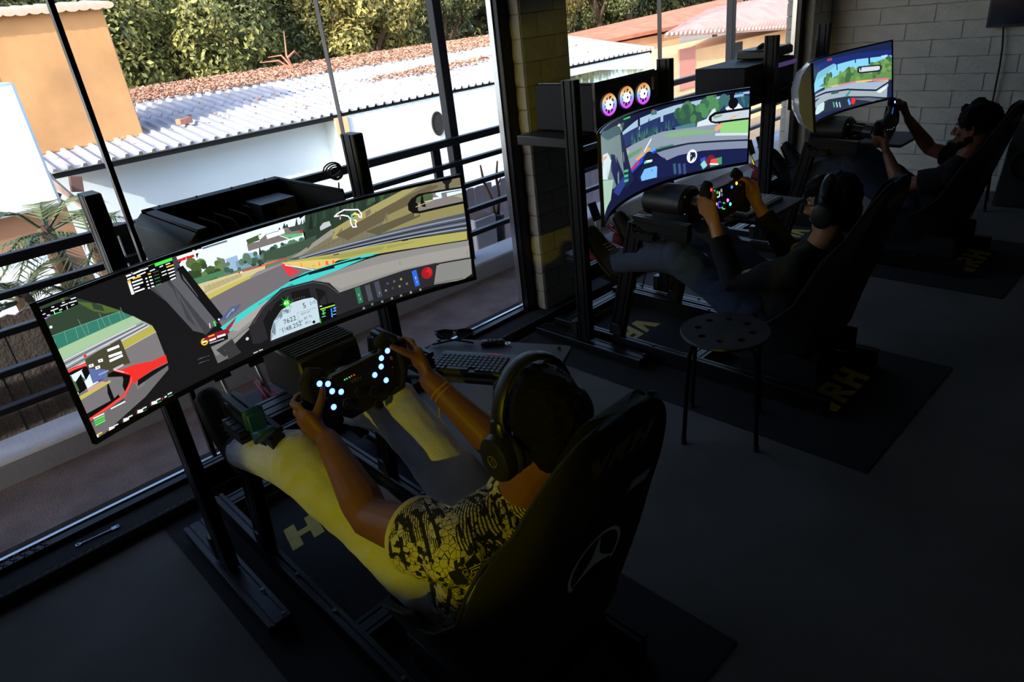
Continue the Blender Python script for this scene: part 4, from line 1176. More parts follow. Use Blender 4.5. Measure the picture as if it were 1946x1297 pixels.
# switches
for (x, y), c in (((1143, 782), (40, 104, 74)), ((1200, 768), (66, 70, 80)), ((1252, 748), (62, 66, 78)), ((1466, 685), (44, 92, 200))):
    m1.line([(x - 9, y - 36), (x + 9, y + 36)], 32, c); m1.line([(x - 2, y - 8), (x + 1, y + 4)], 6, (170, 176, 186)); m1.line([(x + 6, y + 16), (x + 8, y + 26)], 5, (150, 156, 166))
m1.disc((1530, 655), 38, (150, 24, 30), 24); m1.disc((1532, 650), 30, (188, 32, 38), 24)
for x, y, c in ((1305, 715, (70, 70, 110)), (1343, 703, (90, 92, 84)), (1382, 690, (140, 138, 70)), (1296, 755, (110, 112, 116)), (1335, 742, (60, 62, 64)), (1374, 731, (116, 114, 90)), (1415, 716, (100, 100, 102)), (1170, 856, (120, 124, 120)), (1218, 833, (60, 130, 100)), (1275, 818, (120, 122, 124)), (1330, 800, (120, 122, 124)), (1382, 784, (120, 122, 124)), (1438, 766, (140, 140, 142)), (1492, 750, (130, 130, 132))): m1.disc((x, y), 8, c, 10)
# interior mirror
m1.poly([(1615, 115), (1668, 100), (1672, 130), (1655, 150), (1655, 175), (1635, 180), (1632, 152), (1618, 140)], (26, 24, 24))
m1.poly([(1745, 160), (1480, 205), (1440, 232), (1420, 262), (1424, 298), (1450, 316), (1490, 316), (1748, 258)], (16, 15, 15))
m1.poly([(1740, 172), (1500, 212), (1466, 232), (1455, 258), (1462, 288), (1486, 303), (1742, 246)], (120, 114, 112))
m1.poly([(1740, 172), (1560, 202), (1575, 222), (1500, 255), (1640, 222), (1740, 196)], (206, 222, 230)); m1.poly([(1500, 213), (1555, 204), (1575, 212), (1570, 236), (1500, 252), (1462, 258), (1470, 232)], (72, 88, 58)); m1.line([(1465, 280), (1570, 238)], 5, (172, 164, 100)); m1.line([(1610, 203), (1720, 183)], 6, (84, 92, 100))
m1.poly([(1680, 215), (1740, 205), (1740, 232)], (150, 150, 120)); m1.disc((1709, 107), 4, (80, 235, 60))
# track map
pts = [(1003, 334), (1022, 316), (1058, 296), (1096, 296), (1136, 294), (1156, 316), (1156, 338), (1146, 338), (1138, 322), (1118, 318), (1102, 326), (1100, 342), (1112, 352), (1128, 358), (1122, 378), (1128, 392), (1108, 394), (1096, 372), (1094, 348), (1080, 332), (1048, 326), (1030, 330)]
m1.line(pts, 7, WHT, True); m1.line([(1104, 322), (1100, 342), (1112, 352)], 7, (70, 190, 150)); m1.disc((1120, 318), 9, (240, 200, 40)); m1.disc((1034, 330), 5, (210, 60, 80)); m1.line([(1036, 338), (1036, 350)], 4, WHT)
# ---- left part of the picture
m1.crop(0, 400, 2.994)
m1.poly([(190, 560), (350, 490), (440, 500), (690, 572), (300, 730), (240, 700)], (46, 60, 46))
m1.poly([(430, 520), (560, 530), (690, 572), (560, 590)], (74, 96, 44)); m1.poly([(330, 505), (370, 495), (420, 510), (360, 525)], (70, 104, 52))
m1.poly([(268, 722), (680, 572), (752, 602), (310, 800)], (48, 112, 96))
m1.poly([(310, 798), (752, 600), (812, 632), (335, 870)], (150, 178, 142))
for k in range(7): m1.line([(300 + k * 62, 712 - k * 23), (318 + k * 62, 780 - k * 26)], 2, (120, 160, 140))
m1.line([(268, 724), (680, 575)], 2.5, (110, 160, 140))
for k in range(3): m1.line([(440 + k * 120, 620 - k * 34), (490 + k * 120, 720 - k * 34)], 2, (130, 150, 130))
m1.poly([(335, 862), (812, 630), (862, 655), (385, 960)], (138, 142, 146))
for k in range(6): m1.line([(338 + k * 9, 868 + k * 14), (800 + k * 11, 640 + k * 4.2)], 4 if k % 2 else 6, (44, 46, 52) if k % 2 else (196, 200, 204))
m1.poly([(372, 930), (862, 655), (884, 690), (690, 800), (400, 1000)], (164, 158, 70))
m1.line([(690, 800), (884, 692)], 4, (206, 206, 200))
m1.poly([(400, 990), (690, 800), (884, 692), (950, 860), (955, 905), (480, 1225), (430, 1090)], (112, 108, 110))
m1.poly([(480, 1215), (700, 1080), (760, 960), (950, 872), (955, 905), (825, 1060), (560, 1300), (515, 1300)], (98, 95, 96))
# mirror on the door
m1.poly([(366, 928), (482, 876), (560, 892), (748, 930), (705, 1052), (480, 1210)], (12, 12, 14))
m1.poly([(378, 950), (490, 890), (540, 900), (560, 930), (600, 960), (480, 1040), (420, 1060)], (206, 224, 236))
m1.poly([(380, 950), (440, 925), (482, 960), (470, 1000), (420, 1055)], (70, 92, 60)); m1.line([(430, 960), (445, 1010)], 6, (150, 164, 150))
m1.poly([(420, 1060), (600, 950), (700, 945), (690, 1030), (640, 1075), (475, 1165)], (108, 104, 106)); m1.poly([(425, 1070), (620, 965), (630, 975), (440, 1090)], (176, 168, 84)); m1.poly([(480, 1020), (590, 965), (600, 975), (500, 1035)], (190, 150, 130))
for w, cc in ((17, (206, 40, 36)), (5, (238, 92, 84))):
    m1.line([(366, 926), (420, 900), (482, 878), (545, 888), (640, 905), (748, 932), (738, 985), (705, 1052), (600, 1128), (484, 1205)], w, cc)
m1.poly([(690, 905), (760, 878), (860, 858), (940, 822), (950, 862), (870, 905), (790, 958), (758, 990), (740, 935)], (214, 44, 38)); m1.poly([(780, 965), (870, 908), (950, 868), (955, 880), (880, 930), (780, 1000)], (16, 16, 18))
m1.line([(545, 884), (700, 920)], 5, (240, 190, 190))
# chat panel
m1.poly([(478, 850), (680, 730), (738, 868), (700, 880), (525, 985)], (64, 62, 46)); m1.poly([(500, 900), (600, 905), (610, 945), (525, 985)], (84, 100, 150))
for a, b in (((590, 805), (670, 773)), ((600, 838), (685, 808)), ((610, 862), (690, 826))): m1.line([a, b], 15, WHT)
for x, y in ((532, 842), (568, 855), (515, 884), (552, 894)): m1.line([(x - 8, y + 2), (x + 8, y - 3)], 17, (236, 236, 232)); m1.line([(x - 3, y), (x + 3, y - 2)], 6, (110, 110, 100))
m1.line([(545, 796), (620, 762)], 9, (150, 150, 146)); m1.disc((480, 828), 9, (210, 50, 40)); m1.line([(645, 905), (695, 880)], 14, (176, 170, 176)); m1.line([(560, 935), (610, 912)], 10, (140, 144, 180))
# lap board at the top left
m1.poly([(224, 565), (428, 488), (442, 535), (245, 618)], BLK)
for a, b, w in (((228, 572), (268, 560), 7), ((278, 555), (325, 541), 8), ((338, 530), (362, 522), 7), ((384, 510), (425, 496), 8), ((240, 592), (256, 586), 7), ((286, 572), (328, 556), 8), ((342, 544), (380, 530), 7), ((388, 526), (430, 514), 8), ((264, 598), (278, 594), 7), ((334, 568), (348, 562), 7), ((402, 540), (416, 534), 7)): m1.line([a, b], w * .75, (214, 216, 220))
m1.line([(244, 616), (262, 612)], 5, (206, 110, 220)); m1.line([(305, 590), (345, 576)], 5, (60, 210, 80)); m1.line([(262, 610), (300, 592)], 2, (150, 150, 150)); m1.line([(375, 545), (380, 562)], 3, WHT); m1.line([(302, 572), (308, 590)], 3, WHT); m1.disc((285, 664), 8, (224, 226, 226), 8)
# bottom icons
for x, y in ((540, 1288), (632, 1240), (714, 1190), (794, 1142), (874, 1094), (938, 1060)):
    s_ = 20 if x < 930 else 8
    m1.line([(x - s_ / 2, y + 3), (x + s_ / 2, y - 3)], s_, (226, 226, 224)); m1.line([(x + 14, y - 14), (x + 34, y - 24)], 8, (206, 206, 204) if x > 600 else (236, 180, 40)); m1.line([(x + 16, y + 2), (x + 40, y - 10)], 3, (70, 190, 110)); m1.line([(x - 18, y + 6), (x - 17, y + 16)], 4, (200, 80, 70))
for k, c in enumerate(((214, 216, 214), (80, 220, 80), (70, 190, 80), (80, 220, 80))): m1.line([(528 + k * 4, 1184 + k * 13), (586 + k * 2, 1156 + k * 13)], 8, c)
m1.line([(628, 1128), (706, 1088)], 8, (220, 222, 220)); m1.line([(480, 1225), (530, 1195)], 4, (40, 40, 42))
# timing board
m1.poly([(712, 372), (972, 262), (1000, 382), (748, 484)], BLK)
m1.poly([(838, 312), (972, 262), (978, 284), (848, 332)], (70, 206, 78))
m1.poly([(720, 402), (742, 394), (762, 474), (745, 481)], (236, 232, 222)); m1.poly([(720, 402), (742, 394), (746, 408), (724, 416)], (240, 180, 40))
for k in range(5):
    yy = 392 + k * 18; c = (240, 176, 40) if k == 0 else (220, 222, 224)
    m1.line([(744 + k * 5, yy), (800 + k * 4 - (24 if k == 3 else 0), yy - 19 + (8 if k == 3 else 0))], 9, c); m1.line([(820 + k * 5, yy - 22), (826 + k * 5, yy - 24)], 9, c); m1.line([(840 + k * 5, yy - 30), (852 + k * 5, yy - 33)], 8, c); m1.line([(945 + k * 6, yy - 70), (982 + k * 3, yy - 82)], 8, c)
    m1.line([(868 + k * 4, yy - 38), (896 + k * 4, yy - 48)], 5, (40, 150, 60) if k in (2, 4) else (70, 74, 72))
for a, b in (((916, 352), (940, 342)), ((920, 370), (944, 360))): m1.line([a, b], 6, (220, 222, 224))
for a, b, w in (((716, 374), (738, 366), 10), ((746, 352), (748, 366), 3), ((756, 360), (806, 338), 9), ((812, 338), (836, 328), 8), ((722, 392), (760, 378), 8), ((776, 372), (822, 352), 7), ((850, 345), (876, 334), 6), ((905, 322), (922, 314), 6), ((940, 308), (962, 300), 6)): m1.line([a, b], w, (224, 226, 228))
# position ring, name plate
m1.poly([(1150, 735), (1180, 710), (1285, 672), (1300, 682), (1298, 700), (1200, 745)], (130, 26, 40))
m1.disc((1160, 747), 24, (234, 176, 30), 24); m1.disc((1160, 747), 15, (40, 36, 26), 20); m1.line([(1152, 749), (1168, 744)], 12, (240, 240, 236))
m1.line([(1184, 718), (1222, 704)], 8, (232, 176, 40)); m1.line([(1190, 740), (1226, 727)], 12, WHT); m1.line([(1232, 720), (1276, 706)], 13, WHT); m1.line([(1190, 756), (1270, 730)], 5, (190, 190, 192))
m1.line([(1188, 642), (1192, 668)], 5, (220, 222, 222)); m1.line([(1214, 632), (1222, 656)], 11, (70, 210, 60)); m1.disc((1242, 620), 7, (230, 232, 230), 8)
for k in range(26): m1.line([(1120 + (k % 13) * 5, 850 - (k % 13) * 2 + (k // 13) * 24), (1140 + (k % 13) * 4, 838 - (k % 13) * 1 + (k // 13) * 24)], 1.5, (60, 60, 64) if k % 3 else (120, 120, 124))
for a, b in (((1440, 812), (1462, 802)), ((1470, 798), (1490, 790))): m1.line([a, b], 7, (190, 190, 190))
m1.finish()

# ---------------- middle monitor
m2 = Monitor('m2', 2.607, 1.687, 1.013, 1.0, .602, .362, 0, mat('dark_shell', (.05, .05, .052), .3), 'strongly curved monitor on the middle rig showing a blue car dashboard', .035)
m2.fill((18, 22, 52))
m2.crop(1000, 0, 3.892)
m2.poly([(690, 1000), (830, 880), (1100, 780), (1500, 700), (1680, 670), (1680, 790), (1300, 840), (900, 930), (700, 1040)], (150, 176, 198))
m2.poly([(700, 1010), (840, 930), (1000, 860), (1350, 760), (1500, 705), (1680, 690), (1680, 820), (1300, 900), (950, 990), (720, 1100)], (34, 48, 92))
r2 = random.Random(8)
for k in range(40):
    x = 760 + r2.random() * 330; y = 1060 - (x - 760) * .36 + r2.uniform(-45, 20)
    m2.poly([(x - 9, y + 28), (x, y - 34), (x + 10, y + 26)], r2.choice([(48, 88, 86), (62, 106, 92), (40, 70, 84)]))
for k in range(30): m2.disc((1180 + r2.gauss(0, 36), 850 + r2.gauss(0, 40)), r2.uniform(12, 28), r2.choice([(54, 96, 64), (70, 116, 74), (44, 80, 66)]), 9)
for k in range(22): m2.disc((1390 + r2.gauss(0, 34), 800 + r2.gauss(0, 32)), r2.uniform(12, 24), r2.choice([(54, 100, 74), (74, 126, 84)]), 9)
for k in range(26): m2.disc((1560 + r2.gauss(0, 50), 760 + r2.gauss(0, 24)), r2.uniform(12, 24), r2.choice([(40, 76, 96), (56, 100, 100)]), 9)
m2.poly([(1255, 960), (1265, 905), (1330, 880), (1375, 810), (1395, 800), (1402, 830), (1370, 870), (1420, 880), (1420, 930)], (196, 206, 214)); m2.poly([(1470, 800), (1520, 770), (1570, 765), (1600, 800), (1480, 815)], (206, 214, 220))
m2.poly([(1100, 940), (1250, 905), (1250, 960), (1100, 985)], (70, 116, 124))
m2.poly([(690, 1130), (1000, 975), (1250, 940), (1680, 890), (1680, 1050), (1200, 1060), (960, 1110), (740, 1280)], (128, 140, 154))
m2.poly([(1400, 960), (1450, 900), (1680, 868), (1680, 985), (1420, 985)], (134, 190, 118)); m2.poly([(1000, 1000), (1200, 960), (1400, 960), (1380, 985), (1050, 1020)], (120, 160, 120)); m2.line([(1400, 955), (1440, 925)], 16, (226, 150, 110)); m2.line([(1400, 995), (1670, 992)], 10, (190, 200, 210))
m2.poly([(800, 1180), (900, 1090), (920, 1100), (830, 1190)], (206, 150, 90)); m2.poly([(740, 1150), (860, 1090), (830, 1130), (740, 1190)], (90, 140, 100)); m2.line([(870, 1120), (920, 1030)], 6, (220, 226, 230))
m2.poly([(740, 1290), (800, 1210), (880, 1140), (960, 1095), (975, 1112), (880, 1180), (800, 1260), (760, 1300)], (40, 60, 190)); m2.line([(752, 1280), (830, 1200)], 10, (190, 50, 70)); m2.line([(960, 1110), (1000, 1095)], 14, (60, 130, 110)); m2.line([(1000, 1100), (1080, 1080)], 14, (60, 110, 96)); m2.line([(860, 1150), (950, 1105)], 8, (80, 150, 220))
m2.poly([(960, 1130), (1200, 1068), (1660, 1040), (1660, 1095), (1300, 1115), (1120, 1150), (1030, 1190)], (118, 128, 150)); m2.line([(960, 1115), (1200, 1062), (1660, 1035)], 7, (30, 36, 56))
m2.poly([(820, 1320), (860, 1220), (930, 1170), (1010, 1160), (1040, 1190), (1120, 1152), (1300, 1118), (1660, 1098), (1660, 1240), (1300, 1260), (990, 1320)], (22, 28, 66))
m2.poly([(540, 980), (690, 960), (720, 1060), (760, 1300), (640, 1400), (545, 1300)], (104, 120, 122)); m2.poly([(620, 1140), (660, 1150), (720, 1300), (680, 1420), (620, 1250)], (24, 30, 66)); m2.poly([(560, 1150), (600, 1130), (625, 1190), (600, 1330), (560, 1330)], (190, 206, 206)); m2.poly([(545, 1000), (600, 960), (720, 905), (700, 990), (600, 1040)], (60, 84, 90)); m2.line([(550, 1200), (590, 1160)], 10, (200, 150, 120))
m2.poly([(700, 1130), (760, 1110), (720, 1240)], (160, 164, 160)); m2.poly([(690, 985), (705, 975), (790, 1330), (730, 1400)], (26, 32, 64))
m2.poly([(560, 1340), (640, 1330), (620, 1480), (570, 1620)], (150, 180, 160)); m2.poly([(640, 1420), (720, 1300), (760, 1320), (680, 1450)], (40, 56, 120))
for k in range(3): m2.line([(722, 1268 + k * 36), (748, 1262 + k * 36)], 9, (60, 170, 110))
m2.disc((900, 1200), 40, (20, 28, 50)); m2.line([(865, 1205), (925, 1190)], 9, (90, 200, 170)); m2.line([(880, 1196), (930, 1186)], 7, WHT)
m2.poly([(842, 1310), (870, 1252), (955, 1228), (965, 1236), (962, 1312), (850, 1340)], (110, 168, 230)); m2.line([(915, 1262), (940, 1262)], 5, (60, 110, 170))
for k in range(3): m2.line([(1092 + k * 36, 1218), (1098 + k * 36, 1278)], 15, [(50, 84, 106), (56, 76, 120), (50, 66, 112)][k])
m2.disc((1222, 1156), 27, (224, 230, 234), 22); m2.disc((1222, 1156), 20, (26, 34, 66), 20); m2.text('4', (1212, 1169), 30, WHT)
m2.line([(1305, 1180), (1312, 1230)], 26, (50, 70, 170)); m2.line([(1305, 1210), (1316, 1228)], 24, (130, 200, 180)); m2.disc((1360, 1186), 22, (110, 26, 50)); m2.line([(1370, 1206), (1430, 1190)], 30, (60, 140, 90)); m2.line([(1370, 1200), (1415, 1192)], 22, (226, 70, 70)); m2.line([(1356, 1212), (1420, 1215)], 6, (220, 226, 224))
m2.poly([(1350, 860), (1390, 830), (1670, 790), (1670, 880), (1400, 915), (1360, 905), (1345, 885)], (10, 12, 18)); m2.poly([(1368, 868), (1400, 848), (1670, 806), (1670, 866), (1400, 900), (1370, 895)], (176, 188, 196)); m2.poly([(1480, 890), (1560, 835), (1590, 830), (1520, 884)], (206, 160, 110)); m2.poly([(1380, 860), (1460, 842), (1440, 862), (1385, 880)], (120, 150, 130))
m2.line([(1522, 700), (1526, 755)], 24, (10, 12, 16)); m2.disc((1528, 762), 22, (10, 12, 16)); m2.line([(1524, 770), (1528, 805)], 8, (10, 12, 16))
m2.line([(718, 868), (758, 856)], 18, (50, 170, 100)); m2.line([(925, 836), (955, 830)], 16, (50, 110, 110)); m2.disc((935, 826), 8, (190, 60, 70)); m2.line([(1540, 712), (1600, 702)], 10, (130, 170, 210)); m2.line([(680, 920), (700, 960)], 10, (130, 140, 130)); m2.line([(672, 930), (690, 925)], 6, (190, 196, 190))
m2.finish()

# ---------------- farthest monitor
m3 = Monitor('m3', 4.44, 1.69, 1.01, 1.0, .602, .362, .13, M_BACKW, 'white backed curved monitor on the farthest rig by the brick wall', .10)
m3.fill((24, 34, 66))
m3.crop(1446, 0, 3.892)
m3.poly([(380, 700), (420, 540), (560, 460), (700, 430), (1000, 395), (990, 470), (760, 540), (480, 640)], (120, 190, 226)); m3.poly([(420, 560), (520, 490), (700, 440), (1000, 405), (1000, 360), (700, 395), (500, 440), (420, 480)], (26, 40, 104)); m3.poly([(410, 600), (420, 540), (540, 470), (560, 480), (470, 560)], (110, 170, 190))
m3.poly([(430, 640), (560, 560), (700, 520), (900, 440), (990, 420), (970, 590), (800, 585), (560, 640)], (92, 130, 74))
r3 = random.Random(4)
for k in range(50):
    x = 470 + r3.random() * 500; y = 640 - (x - 470) * .28 + r3.uniform(-70, 30); m3.disc((x, y), r3.uniform(12, 26), r3.choice([(76, 116, 66), (104, 146, 82), (58, 96, 60), (120, 160, 96)]), 8)
m3.poly([(500, 640), (700, 600), (800, 588), (945, 578), (942, 600), (800, 602), (560, 650)], (206, 176, 110)); m3.line([(570, 632), (700, 606)], 10, (196, 120, 130)); m3.line([(820, 594), (940, 584)], 12, (200, 110, 130))
m3.poly([(400, 700), (520, 645), (700, 612), (940, 600), (940, 640), (860, 670), (560, 680), (440, 720), (400, 740)], (150, 164, 186))
m3.poly([(400, 760), (480, 690), (640, 668), (860, 672), (935, 620), (930, 720), (800, 715), (640, 712), (500, 740), (400, 810)], (146, 160, 168)); m3.line([(400, 720), (480, 685), (640, 662), (850, 668), (940, 610)], 9, (20, 28, 40)); m3.poly([(850, 680), (930, 630), (930, 650), (880, 690)], (206, 214, 216))
m3.poly([(400, 800), (500, 735), (640, 712), (800, 712), (920, 720), (900, 790), (640, 800), (480, 830), (380, 880)], (36, 46, 62)); m3.poly([(640, 730), (800, 722), (915, 735), (905, 765), (780, 745)], (90, 100, 112)); m3.line([(520, 690), (570, 680)], 14, (60, 80, 86)); m3.poly([(620, 710), (655, 665), (665, 670), (640, 715)], (60, 140, 130))
m3.poly([(395, 850), (410, 790), (460, 755), (468, 765), (462, 815), (420, 845)], (176, 206, 206)); m3.disc((680, 748), 18, (226, 40, 46), 14); m3.line([(645, 740), (655, 770)], 16, (90, 150, 220))
for k in range(3): m3.line([(533 + k * 22, 760), (540 + k * 22, 790)], 12, [(70, 170, 130), (170, 190, 200), (150, 170, 190)][k])
m3.poly([(712, 505), (725, 492), (870, 478), (895, 488), (890, 515), (870, 530), (730, 545), (710, 535)], (20, 30, 34)); m3.poly([(724, 508), (735, 500), (868, 488), (882, 494), (878, 512), (862, 520), (732, 534), (722, 528)], (190, 196, 206)); m3.line([(798, 425), (800, 470)], 12, (20, 34, 50))
m3.line([(890, 420), (930, 412)], 10, (170, 200, 220)); m3.line([(490, 445), (520, 438)], 12, (150, 60, 70))
m3.finish()

# ================================================================== computers, tray, small things
# open computer chassis behind the nearest monitor
pc = thing('computer_chassis', (.84, 2.12, .96), 'open topped black computer chassis behind the nearest monitor', 'computer')
x0, x1, y0, y1, z0, z1 = .60, 1.06, 1.90, 2.36, 1.02, 1.20
wl_ = .004
M_CASE = mat('case_black', (.010, .010, .011), .6, .0, spec=.2, vary=.2, vscale=20)
for n_, a, b in (('bottom_panel', (x0, y0, z0), (x1, y1, z0 + wl_)), ('rear_panel', (x0, y1 - wl_, z0), (x1, y1, z1)), ('front_panel', (x0, y0, z0), (x1, y0 + wl_, z1 - .03)), ('side_panel', (x1 - wl_, y0, z0), (x1, y1, z1))):
    MB().box2(a, b).build(n_, M_CASE, pc)
MB().loft([[Vector((x0, y, z)) for y, z in ((y0, z0), (y1, z0), (y1, z1), (y0, z1 - .0))], [Vector((x0 - .035, y, z)) for y, z in ((y0 + .02, z0 + .02), (y1 - .02, z0 + .02), (y1 - .0, z1 - .03), (y0 + .0, z1 - .03))]]).build('side_fairing', M_CASE, pc, bevel=.004)
for a, b in (((x0, y1 - .055, z1 - .002), (x1, y1, z1 + .006)), ((x0, y0, z1 - .002), (x0 + .03, y1, z1 + .006)), ((x1 - .012, y0, z1 - .002), (x1, y1, z1 + .006))):
    MB().box2(a, b).build('rim', M_CASE, pc, bevel=.002)
for k in range(4): bolt(pc, (x0 + .05 + k * .12, y1 - .02, z1 + .006), (0, 0, 1), .004, M_STEEL)
MB().box((.84, 2.16, z0 + .02), (.34, .30, .006)).build('mainboard', mat('board', (.01, .012, .012), .5), pc)
MB().box((.84, 2.05, z0 + .07), (.30, .12, .05)).build('graphics_card', M_GLOSS, pc, bevel=.006)
MB().box((.95, 2.2, z0 + .09), (.12, .12, .12)).build('cpu_cooler', mat('cooler_fins', (.03, .03, .033), .5, .5), pc)
for k in range(4):
    a = Vector((.72 + k * .05, 2.28, z0 + .04)); MB().limb([a, a + Vector((.01, -.03, .10)), a + Vector((.04, -.09, .08)), a + Vector((.05, -.14, .02))], [.003] * 4, 6).build('wire', mat('wire_grey', (.10, .10, .11), .6), pc)
MB().box((.806, 2.16, .99), (.70, .36, .025)).build('shelf_plate', M_BLK2, pc, bevel=.003)
# coil of cable on the chassis by the right post
co = thing('cable_coil', (1.13, 2.02, 1.2), 'coil of black cable hanging beside the right post of the nearest stand', 'cable')
for k in range(4):
    MB().torus((1.125, 2.04 + k * .008, 1.225 + .004 * k), .02 + .003 * k, .0028, (.3, 1, .2 + k * .15), 24, 6).build('loop', M_BLK, co)
MB().limb([(1.125, 2.04, 1.195), (1.13, 2.08, 1.1), (1.12, 2.09, .99)], [.003] * 3, 6).build('tail', M_BLK, co)

# computer with three lit fans behind the middle monitor
p2 = thing('fan_computer', (2.77, 2.33, 1.0), 'black computer case with three glowing rainbow fans behind the middle monitor', 'computer')
ax, bx_, ay, by, az, bz = 2.545, 3.045, 2.115, 2.50, 1.085, 1.298
MB().box2((ax, ay + .02, az), (bx_, by, bz)).build('case_body', M_CASE, p2, bevel=.004)
MB().box2((ax + .02, ay + .02, bz), (bx_ - .01, by - .01, bz + .005)).build('glass_top', mat('smoked_glass', (.03, .028, .025), .06, coat=.8), p2, smooth=False)
MB().box2((ax, ay + .004, az), (bx_, ay + .02, bz)).build('front_grille', M_GLOSS, p2)
def fan_mat():
    m = bpy.data.materials.new('rainbow_fan'); m.use_nodes = True
    nt = m.node_tree; b = nt.nodes['Principled BSDF']
    g = nt.nodes.new('ShaderNodeTexCoord'); sp = nt.nodes.new('ShaderNodeSeparateXYZ'); rp = nt.nodes.new('ShaderNodeValToRGB')
    nt.links.new(g.outputs['Generated'], sp.inputs[0]); nt.links.new(sp.outputs['Z'], rp.inputs[0]); nt.links.new(rp.outputs[0], b.inputs['Emission Color'])
    e = rp.color_ramp.elements
    e[0].position, e[0].color = 0.0, (.75, .03, .85, 1); e[1].position, e[1].color = 1.0, (.75, .22, .02, 1)
    for p, c in ((.32, (.55, .25, 1, 1)), (.5, (.25, .55, 1, 1)), (.72, (.9, .7, .35, 1))):
        q = e.new(p); q.color = c
    b.inputs['Emission Strength'].default_value = 1.0; b.inputs['Base Color'].default_value = (.05, .05, .05, 1)
    return m
M_FAN = fan_mat(); M_FANHUB = emis('fan_hub_glow', (225, 225, 255), 2.5)
for px, py in ((1157, 199), (1190, 185), (1222, 178)):
    c = at_y(px, py, ay + .002)
    f = MB().torus((c.x, ay - .002, c.z), .045, .006, (0, 1, 0), 28, 6).build('fan_ring', M_FAN, p2)
    bl = MB()
    for k in range(9):
        a = 2 * PI * k / 9; d = Vector((math.cos(a), 0, math.sin(a))); e = Vector((math.cos(a + .5), 0, math.sin(a + .5)))
        bl.add([c + d * .016, c + d * .042, c + e * .043 + Vector((0, .004, 0)), c + e * .016 + Vector((0, .004, 0))], [(0, 1, 2, 3)])
    bl.build('blades', M_FAN, f, smooth=False)
    MB().cyl((c.x, ay - .006, c.z), (c.x, ay + .003, c.z), .022, n=18).build('fan_hub', M_FANHUB, f)
    MB().cyl((c.x, ay - .008, c.z), (c.x, ay - .006, c.z), .006, n=12).build('hub_cap', M_BLK, f)
MB().box((2.99, ay + .0, 1.24), (.012, .006, .06)).build('badge', M_GRP, p2)
MB().box2((2.41, 2.15, 1.035), (3.10, 2.52, 1.08)).build('shelf_plate', M_BLK2, p2, bevel=.003)
MB().box2((2.46, 2.18, 1.06), (2.544, 2.48, 1.073)).build('tray_edge', mat('grey_edge', (.25, .25, .26), .4), p2)

p3 = thing('dark_computer', (4.45, 2.35, 1.0), 'dark computer case behind the farthest monitor with a box on top', 'computer')
MB().box2((3.98, 2.16, .985), (4.60, 2.50, 1.185)).build('case_body', M_CASE, p3, bevel=.005)
MB().box2((4.22, 2.15, 1.135), (4.62, 2.158, 1.16)).build('purple_strip', mat('dim_purple', (.03, .02, .05), .4, emit=lin((74, 56, 104)), es=.8), p3)
MB().box2((3.96, 2.15, .955), (4.85, 2.52, .985)).build('shelf_plate', M_BLK2, p3)
b3 = thing('router_box', (4.6, 2.3, 1.19), 'small grey-topped black box on top of the far computer', 'box')
MB().box((4.52, 2.32, 1.215), (.34, .22, .05)).build('box_body', M_BLK, b3, bevel=.008)
MB().box((4.52, 2.32, 1.242), (.32, .20, .006)).build('box_lid', mat('grey_lid', (.09, .09, .1), .5), b3, bevel=.002)
MB().limb([(4.4, 2.3, 1.25), (4.47, 2.31, 1.262)], [.018, .016], 8).build('knob', M_BLK, b3)

# swivel tray with keyboard, sunglasses and key
TD = Vector((.445, -.895, 0)).normalized(); TN = Vector((.895, .445, 0)).normalized()
TO = Vector((1.047, 1.755, .60))
ty = thing('keyboard_tray', TO + TD * .28 + TN * .13, 'black swivel keyboard tray to the right of the nearest driver', 'tray')
MB().prism([(0, 0), (.50, 0), (.51, .01), (.51, .27), (.50, .28), (0, .28)], .015, TO - Vector((0, 0, .016)), TD, TN).build('tray_top', mat('tray_grey', lin((58, 56, 64)), .6, bump=.1, bscale=200), ty, bevel=.003)
MB().profile((1.10, 1.87, .55), TO + TD * .22 + TN * .14 + Vector((0, 0, -.04)), (0, 0, 1), w=.04, d=.04).build('support_arm', M_ANO, ty)
for a, b in ((.02, .25), (.27, .26), (.47, .25)):
    p = TO + TD * a + TN * b; MB().cyl(p, p + Vector((0, 0, .008)), .006, n=10).build('tray_screw', M_BLK, ty)
kb = thing('keyboard', TO + TD * .26 + TN * .1, 'slim dark grey wireless keyboard with a red label on the tray', 'keyboard')
KO = TO + TD * .085 + TN * .022
M_KB = mat('keyboard_grey', lin((52, 52, 56)), .5)
MB().prism([(0, .004), (.004, 0), (.366, 0), (.37, .004), (.37, .136), (.366, .14), (.004, .14), (0, .136)], .014, KO, TD, TN).build('keyboard_case', M_KB, kb, bevel=.002)
KM = MB().box((0, 0, 0), (.0155, .0155, .005), taper=(.86, .86)).mesh('key'); M_KEY = mat('key_black', lin((24, 24, 27)), .55); KM.materials.append(M_KEY)
Rk = Matrix((TD, TN, Vector((0, 0, 1)))).transposed().to_4x4()
for r in range(6):
    n = 14 - (1 if r == 0 else 0)
    if r == 0: cols = [0, 1, 2, 3.5 + 2.5, 9.5, 10.5, 11.5, 12.5, 13]
    for k in range(14):
        if r == 0 and 3 <= k <= 8:
            if k != 5: continue
        p = KO + TD * (.013 + k * .0176 + .0) + TN * (.016 + r * .0176) + Vector((0, 0, .0165))
        o = bpy.data.objects.new('key', KM); COL.objects.link(o); o.parent = kb
        s = Matrix.Scale(5.6, 4, (1, 0, 0)) if (r == 0 and k == 5) else Matrix.Identity(4)
        o.matrix_local = Matrix.Translation(p - WL[kb.name]) @ Rk @ s
MB().prism([(0, 0), (.095, 0), (.095, .075), (0, .075)], .0012, KO + TD * .265 + TN * .03 + Vector((0, 0, .014)), TD, TN).build('touchpad', mat('touchpad', lin((34, 34, 37)), .35), kb)
